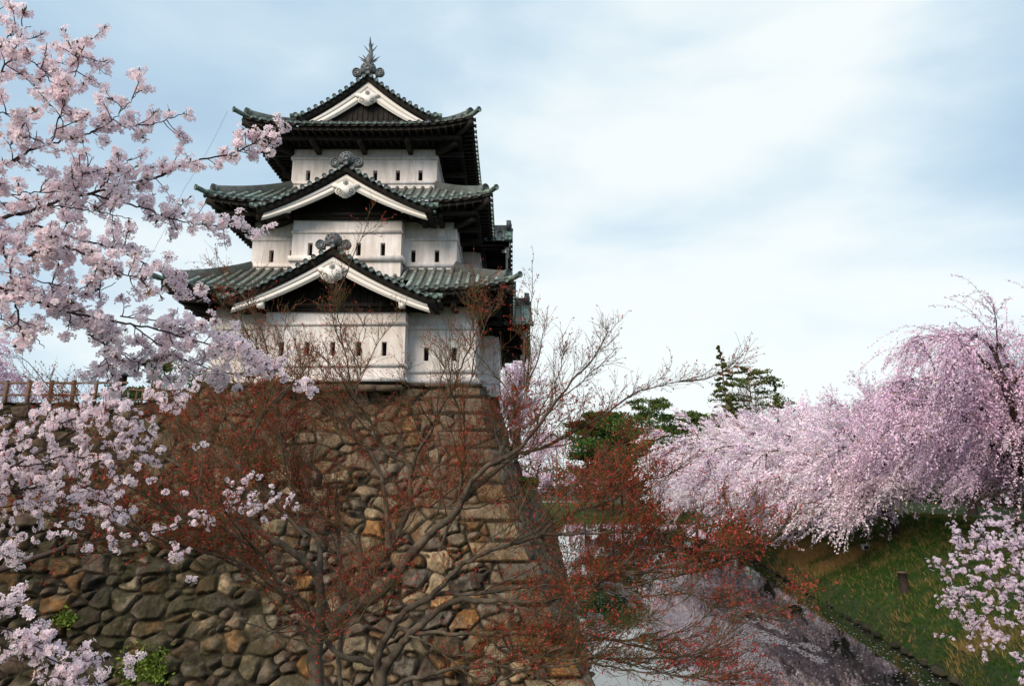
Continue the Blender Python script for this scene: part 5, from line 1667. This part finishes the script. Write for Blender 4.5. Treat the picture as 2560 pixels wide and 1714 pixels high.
brush('dark brown leafless thicket on the far bank below the layered pine', (31.0, 154, 1.0), 6.5, 8, 60, (.8, .62, .45), 94, q=.03, quadn=4)
brush('brown and rust thicket on the far bank right of the castle wall end', (19.5, 153, 1.0), 5.5, 8, 60, (1.0, .62, .45), 97, q=.03, quadn=4)
brush('low dull thicket behind the strolling people', (15.0, 236, 2.0), 6.0, 12, 50, (.6, .55, .4), 98, q=.04, quadn=3)
brush('wide brown thicket behind the far bank, under the bushy pine', (40.0, 170, 2.0), 9.0, 12, 60, (.9, .7, .5), 99, q=.03, quadn=4)

# far wood closing the view ------------------------------------------
rs = np.random.RandomState(95)
mb = MB()
n = 60000
x = rs.uniform(-260, 420, n); hmax = 8 + 9 * fbm(x * .03, x * 0, 96) + 5 * fbm(x * .14, x * 0, 97)
z = 2 + rs.rand(n) ** .8 * hmax; y = 330 + rs.uniform(0, 40, n)
sel = fbm(x * .05, z * 0 + 3, 98)
c = np.where((sel > .52)[:, None], np.array([.05, .075, .03]), np.array([.12, .085, .06]))
c = np.where((fbm(x * .04 + 9, z * 0 + 8, 99) > .60)[:, None], np.array([.5, .38, .42]), c) * rs.uniform(.5, 1.5, (n, 1))
quads(mb, np.stack([x, y, z], -1), rs.uniform(.35, .8, n), c, rs)
tag(mb.build('far_wood', M['blade']), 'distant mixed wood closing the view behind the castle grounds', 'wood', kind='stuff')


# wood standing behind the path on the right -------------------------
rs = np.random.RandomState(96)
mb = MB(); n = 80000
y = 20 + 190 * rs.rand(n); dep = rs.uniform(27, 44, n); x = xr(np.minimum(y, 150)) + dep
hmax = 8 + 5 * np.clip((y - 70) / 40, 0, 1) + 6 * fbm(y * .12, dep * .1, 101) + 3 * fbm(y * .5, dep * .3, 102)  # raised farther off to cover the sky mirrored in the moat
z = 4.3 + rs.rand(n) ** .85 * hmax
c = np.where((fbm(y * .09, z * 0 + 3, 103) > .5)[:, None], np.array([.035, .055, .02]), np.array([.085, .06, .045])) * rs.uniform(.5, 1.5, (n, 1))
quads(mb, np.stack([x, y, z], -1), rs.uniform(.14, .34, n), c, rs)
for i in range(60):
    y0 = 20 + 190 * rs.rand(); x0 = float(xr(min(y0, 150))) + rs.uniform(32, 48); hh_ = rs.uniform(5, 9)
    mb.tube([(x0, y0, 3.8), (x0 + rs.uniform(-.4, .4), y0, 4.3 + hh_ * .5), (x0 + rs.uniform(-.8, .8), y0, 4.3 + hh_)], [.28, .2, .06], 6, True, (.05, .035, .028))
tag(mb.build('wood_behind_path', M['blade']), 'dusky mixed wood behind the path and the cherries on the right', 'wood', kind='stuff')

# ------------------------------------------------------------------ rampart fence on the left
def fence(label, x0, x1, y, z, step, h, pw, rails, group=None, name='wooden_fence', yb=None, zb=None):
    root = empty(name, (x0, y, z)); tag(root, label, 'fence', group)
    n = int(round((x1 - x0) / step))
    rs = np.random.RandomState(int(abs(x0) * 7))
    yb = y if yb is None else yb; zb = z if zb is None else zb
    for i in range(n + 1):
        f = i / n
        mb = MB(); px = (x1 - x0) * f + rs.uniform(-.02, .02); py = (yb - y) * f; pz = (zb - z) * f
        mb.box(px - pw / 2, px + pw / 2, py - pw / 2, py + pw / 2, pz - .25, pz + h)
        mb.box(px - pw / 2 - .012, px + pw / 2 + .012, py - pw / 2 - .012, py + pw / 2 + .012, pz + h, pz + h + .035)
        mb.build('post', M['fencew'], root)
    for rz in rails:
        mb = MB()
        K = n * 3 + 1
        P = np.stack([np.linspace(-.4, x1 - x0 + .4, K), np.linspace(0, yb - y, K), np.linspace(0, zb - z, K) + rz + rs.normal(0, .008, K)], -1)
        mb.tube(P, .05 + rs.normal(0, .003, K), 8)
        mb.build('rail', M['fencew'], root)
    return root


fence('brown log fence with two rails along the left rampart top', -27.6, -17.6, 30.3, 10.86, 1.0, 1.05, .13, (.44, .98))
fence('low brown fence between the log fence and the keep', -17.1, -14.3, 30.9, 10.86, .28, .8, .05, (.3, .74))
lt = empty('lantern_post', (-17.95, 31.0, 10.85)); tag(lt, 'dark wooden lantern post with a little roof behind the log fence', 'lantern')
mb = MB(); mb.box(-.13, .13, -.13, .13, -.2, 1.0); mb.box(-.17, .17, -.17, .17, -.2, .25); mb.build('post', M['wood'], lt)
mb = MB(); mb.box(-.2, .2, -.2, .2, 1.0, 1.05)
for sx in (-1, 1):
    for sy in (-1, 1): mb.box(sx * .17 - .02, sx * .17 + .02, sy * .17 - .02, sy * .17 + .02, 1.05, 1.42)
mb.box(-.15, .15, -.15, .15, 1.05, 1.42); mb.build('lamp_box', M['wood'], lt)
mb = MB(); mb.add([(-.36, -.36, 1.42), (.36, -.36, 1.42), (.36, .36, 1.42), (-.36, .36, 1.42), (-.08, -.08, 1.68), (.08, -.08, 1.68), (.08, .08, 1.68), (-.08, .08, 1.68)],
                  [(0, 1, 5, 4), (1, 2, 6, 5), (2, 3, 7, 6), (3, 0, 4, 7), (4, 5, 6, 7), (3, 2, 1, 0)]); mb.tube([(0, 0, 1.66), (0, 0, 1.78)], [.05, .02], 8); mb.build('roof', M['bronze'], lt)


# ------------------------------------------------------------------ small things on the right bank
def hit(px, py):
    for Y in np.arange(24, 130, .05):
        p = at(px, py, Y)
        if p[0] > xr(Y) and p[2] <= float(rbank(p[0], Y)): return (float(p[0]), float(Y), float(rbank(p[0], Y)))
    return None


p = hit(2263, 1482)
print('post', p)
r = empty('stump_post', p); tag(r, 'short dark wooden post standing on the grass slope below the cherries', 'post')
mb = MB(); s_ = p[1] / 45
mb.tube([(0, 0, -.3), (-.03, 0, .6 * s_), (-.06, 0, 1.22 * s_)], [.27 * s_, .26 * s_, .27 * s_], 14); mb.build('shaft', M['post'], r, False)
mb = MB(); mb.tube([(-.06, 0, 1.22 * s_), (-.06, 0, 1.27 * s_)], [.285 * s_, .27 * s_], 14); mb.build('cap', M['fencew'], r)
p = hit(2166, 1398)
print('lamp', p)
r = empty('spotlight', p); tag(r, 'small grey spotlight on a thin stake in the grass slope', 'spotlight')
mb = MB(); mb.tube([(0, 0, -.2), (0, 0, .62)], .03, 8); mb.build('stake', M['post'], r)
mb = MB(); mb.box(-.2, .2, -.14, .14, .62, .92); mb.box(-.24, .24, -.22, .18, .92, .96); mb.build('lamp_head', M['lampm'], r)
mb = MB(); mb.box(-.15, .15, -.16, -.141, .66, .88); mb.build('glass', M['void'], r)
p = hit(2400, 1512)
if p:
    r = empty('spotlight', p); tag(r, 'pale floodlight box half hidden by the near blossom at lower right', 'spotlight')
    mb = MB(); mb.tube([(0, 0, -.2), (0, 0, .4)], .03, 8); mb.build('stake', M['post'], r)
    mb = MB(); mb.box(-.26, .26, -.16, .16, .4, .72); mb.box(-.28, .28, -.2, .18, .72, .76); mb.build('lamp_head', M['lampm'], r)
    mb = MB(); mb.box(-.2, .2, -.18, -.161, .45, .68); mb.build('glass', M['void'], r)
# low rail fence and red post along the bank path
a = (float(xr(62)) + 11.6, 62.0); b_ = (float(xr(38)) + 11.6, 38.0)
root = empty('bank_fence', (b_[0], b_[1], 4.3)); tag(root, 'low dark rail fence along the path on top of the right bank', 'fence')
n = 16
for i in range(n + 1):
    f = i / n; mb = MB(); x = (a[0] - b_[0]) * f; y = (a[1] - b_[1]) * f
    mb.box(x - .07, x + .07, y - .07, y + .07, -.3, .62); mb.build('post', M['post'], root)
for rz in (.3, .55):
    mb = MB(); mb.beam((0, 0, rz), (a[0] - b_[0], a[1] - b_[1], rz), .07, .09); mb.build('rail', M['post'], root)
r = empty('marker_post', (float(xr(45)) + 12.2, 44.5, 4.4)); tag(r, 'slim red painted post beside the rail fence under the cherries', 'post')
mb = MB(); mb.tube([(0, 0, -.2), (0, 0, 1.35)], .06, 8); mb.build('shaft', M['redp'], r)
mb = MB(); mb.tube([(0, 0, 1.35), (0, 0, 1.42)], [.075, .04], 8); mb.build('cap', M['redp'], r)

# dry tussocks scattered on the slope --------------------------------
rs = np.random.RandomState(34)
n = 420; yy = 19 + 78 * rs.rand(n) ** 1.4; dd = rs.uniform(.4, 8.5, n); xx = xr(yy) + dd
m_ = 26
px_ = np.repeat(xx, m_) + rs.normal(0, .13, n * m_); py_ = np.repeat(yy, m_) + rs.normal(0, .13, n * m_)
tc_ = np.where(rs.rand(n, 1) < .6, np.array([.30, .20, .08]), np.array([.07, .12, .02])) * rs.uniform(.6, 1.2, (n, 1))
V, F, C = blades(n * m_, px_, py_, rbank(px_, py_), rs.uniform(.15, .42, n * m_), .012, np.repeat(tc_, m_, 0) * rs.uniform(.7, 1.3, (n * m_, 1)), (-.5, -.2), rs, 1)
mb = MB(); mb.add(V, F, C)
tag(mb.build('grass_tussocks', M['blade']), 'dry and green grass tussocks dotted over the right bank', 'grass', kind='stuff')

# weeds growing out of the wall foot ---------------------------------
rs = np.random.RandomState(33)
for lab, px, py, w_, h_, n in (('bright green fern clump growing from the stones at the lower left', 365, 1668, 1.1, .9, 1500), ('small yellow green weed tuft between mossy stones near the bottom', 170, 1545, .5, .35, 400)):
    c0 = at(px, py, 27.0)
    hz = c0[2]; yf = OY - .45 - float(batter(np.array(hz)))
    c0 = at(px, py, yf - .1)
    mb = MB(); g = rs.normal(0, .36, (n, 3)) * np.array([w_, .12, h_])
    P = g + np.array([0, -.12, 0])
    quads(mb, P, rs.uniform(.02, .055, n), np.array([.14, .20, .03]) * rs.uniform(.4, 1.5, (n, 1)), rs, asp=1.8)
    for k in range(14):
        q_ = rs.normal(0, .35, 3) * np.array([w_, .1, h_]); mb.beam((0, .1, -.2 * h_), q_ + (0, -.1, 0), .008, .008, (.10, .12, .03))
    o = mb.build('wall_weed', M['blade'], None, loc=tuple(c0)); tag(o, lab, 'weeds')
# moss and grass tufts on the lower wall's shoulder
n = 5000
yy = rs.uniform(YB, 127, n); xx = 2.8 + (yy - 27.7) * .045 + .35 - 3.0 + rs.uniform(-1.5, .5, n)
V, F, C = blades(n, xx, yy, np.full(n, h2 - .02), rs.uniform(.1, .35, n), .03, np.array([.09, .15, .02]) * rs.uniform(.6, 1.4, (n, 1)), (0, 0), rs)
mb = MB(); mb.add(V, F, C)
tag(mb.build('wall_top_grass', M['blade']), 'bright grass growing on top of the lower moat wall', 'grass', kind='stuff')


# ------------------------------------------------------------------ strollers far across the water
def person(label, x, y, z, h, jacket, legs, pose, rz):
    o = empty('person', (x, y, z), rz)
    me = bpy.data.meshes.new('body')
    k = h / 1.7
    st = pose
    V = [(0, 0, .92), (0, 0, 1.15), (0, 0, 1.38), (0, 0, 1.48), (0, -.01, 1.60), (0, -.01, 1.69),
         (.10, 0, .88), (.11, -st * .10, .48), (.11, st * .08, .08), (.11, st * .08 - .14, .04),
         (-.10, 0, .88), (-.11, st * .14, .48), (-.11, st * .30, .10), (-.11, st * .30 - .14, .04),
         (.20, 0, 1.36), (.25, .06 * st, 1.10), (.24, -.10 * st, .86), (.24, -.12 * st, .76),
         (-.20, 0, 1.36), (-.25, -.06 * st, 1.10), (-.24, .10 * st, .86), (-.24, .12 * st, .76)]
    E = [(0, 1), (1, 2), (2, 3), (3, 4), (4, 5), (0, 6), (6, 7), (7, 8), (8, 9), (0, 10), (10, 11), (11, 12), (12, 13), (2, 14), (14, 15), (15, 16), (16, 17), (2, 18), (18, 19), (19, 20), (20, 21)]
    R = [.15, .14, .15, .06, .10, .075, .09, .065, .045, .04, .09, .065, .045, .04, .06, .048, .036, .04, .06, .048, .036, .04]
    me.from_pydata([tuple(c * k for c in v) for v in V], E, [])
    b = bpy.data.objects.new('body', me); b.parent = o; COL.objects.link(b)
    sk = b.modifiers.new('skin', 'SKIN')
    for i, r_ in enumerate(R): me.skin_vertices[0].data[i].radius = (r_ * k, r_ * k)
    me.skin_vertices[0].data[0].use_root = True
    ss = b.modifiers.new('sub', 'SUBSURF'); ss.levels = 1; ss.render_levels = 1
    me.materials.append(M['skin'])
    hm = MB(); hm.tube(np.array([(0, .01, 1.56), (0, .015, 1.64), (0, .01, 1.72), (0, .01, 1.745)]) * k, np.array([.10, .125, .10, .03]) * k, 10); hm.build('hair', M['hair'], o, True)
    jm = mat('jacket_cloth', jacket, .9); lm = mat('trouser_cloth', legs, .9)
    j = MB(); j.tube(np.array([(0, 0, .82), (0, 0, 1.0), (0, 0, 1.2), (0, 0, 1.40), (0, 0, 1.48)]) * k, np.array([.21, .20, .20, .19, .09]) * k, 12)
    for a in (14, 18): j.tube(np.array([V[a], V[a + 1], V[a + 2]]) * k, np.array([.085, .07, .055]) * k, 8)
    j.build('jacket', jm, o, True)
    l = MB()
    for a in (6, 10): l.tube(np.array([V[a], V[a + 1], V[a + 2]]) * k, np.array([.12, .09, .065]) * k, 8)
    l.build('trousers', lm, o, True)
    tag(o, label, 'person', 'strollers on the far path')


for lab, px, h_, j_, l_, ps, rz in (('person in a dark coat at the left end of the far group', 1366, 1.7, (.02, .02, .03), (.02, .02, .02), 1, 1.2),
                                     ('person in black walking behind the thin pine trunk', 1380, 1.65, (.03, .03, .035), (.03, .03, .04), .6, -1.4),
                                     ('person in a blue jacket in the far group', 1392, 1.7, (.04, .12, .35), (.03, .03, .05), .8, 1.5),
                                     ('person in a white top in the far group', 1401, 1.5, (.7, .7, .7), (.05, .05, .08), .5, -1.2),
                                     ('person in a red coat at the right end of the far group', 1411, 1.65, (.35, .05, .04), (.03, .02, .02), .9, 1.4)):
    X = (px - 1280) / FPX * 218
    person(lab, X, 222 + (px % 5), 2.16, h_, j_, l_, ps, rz)
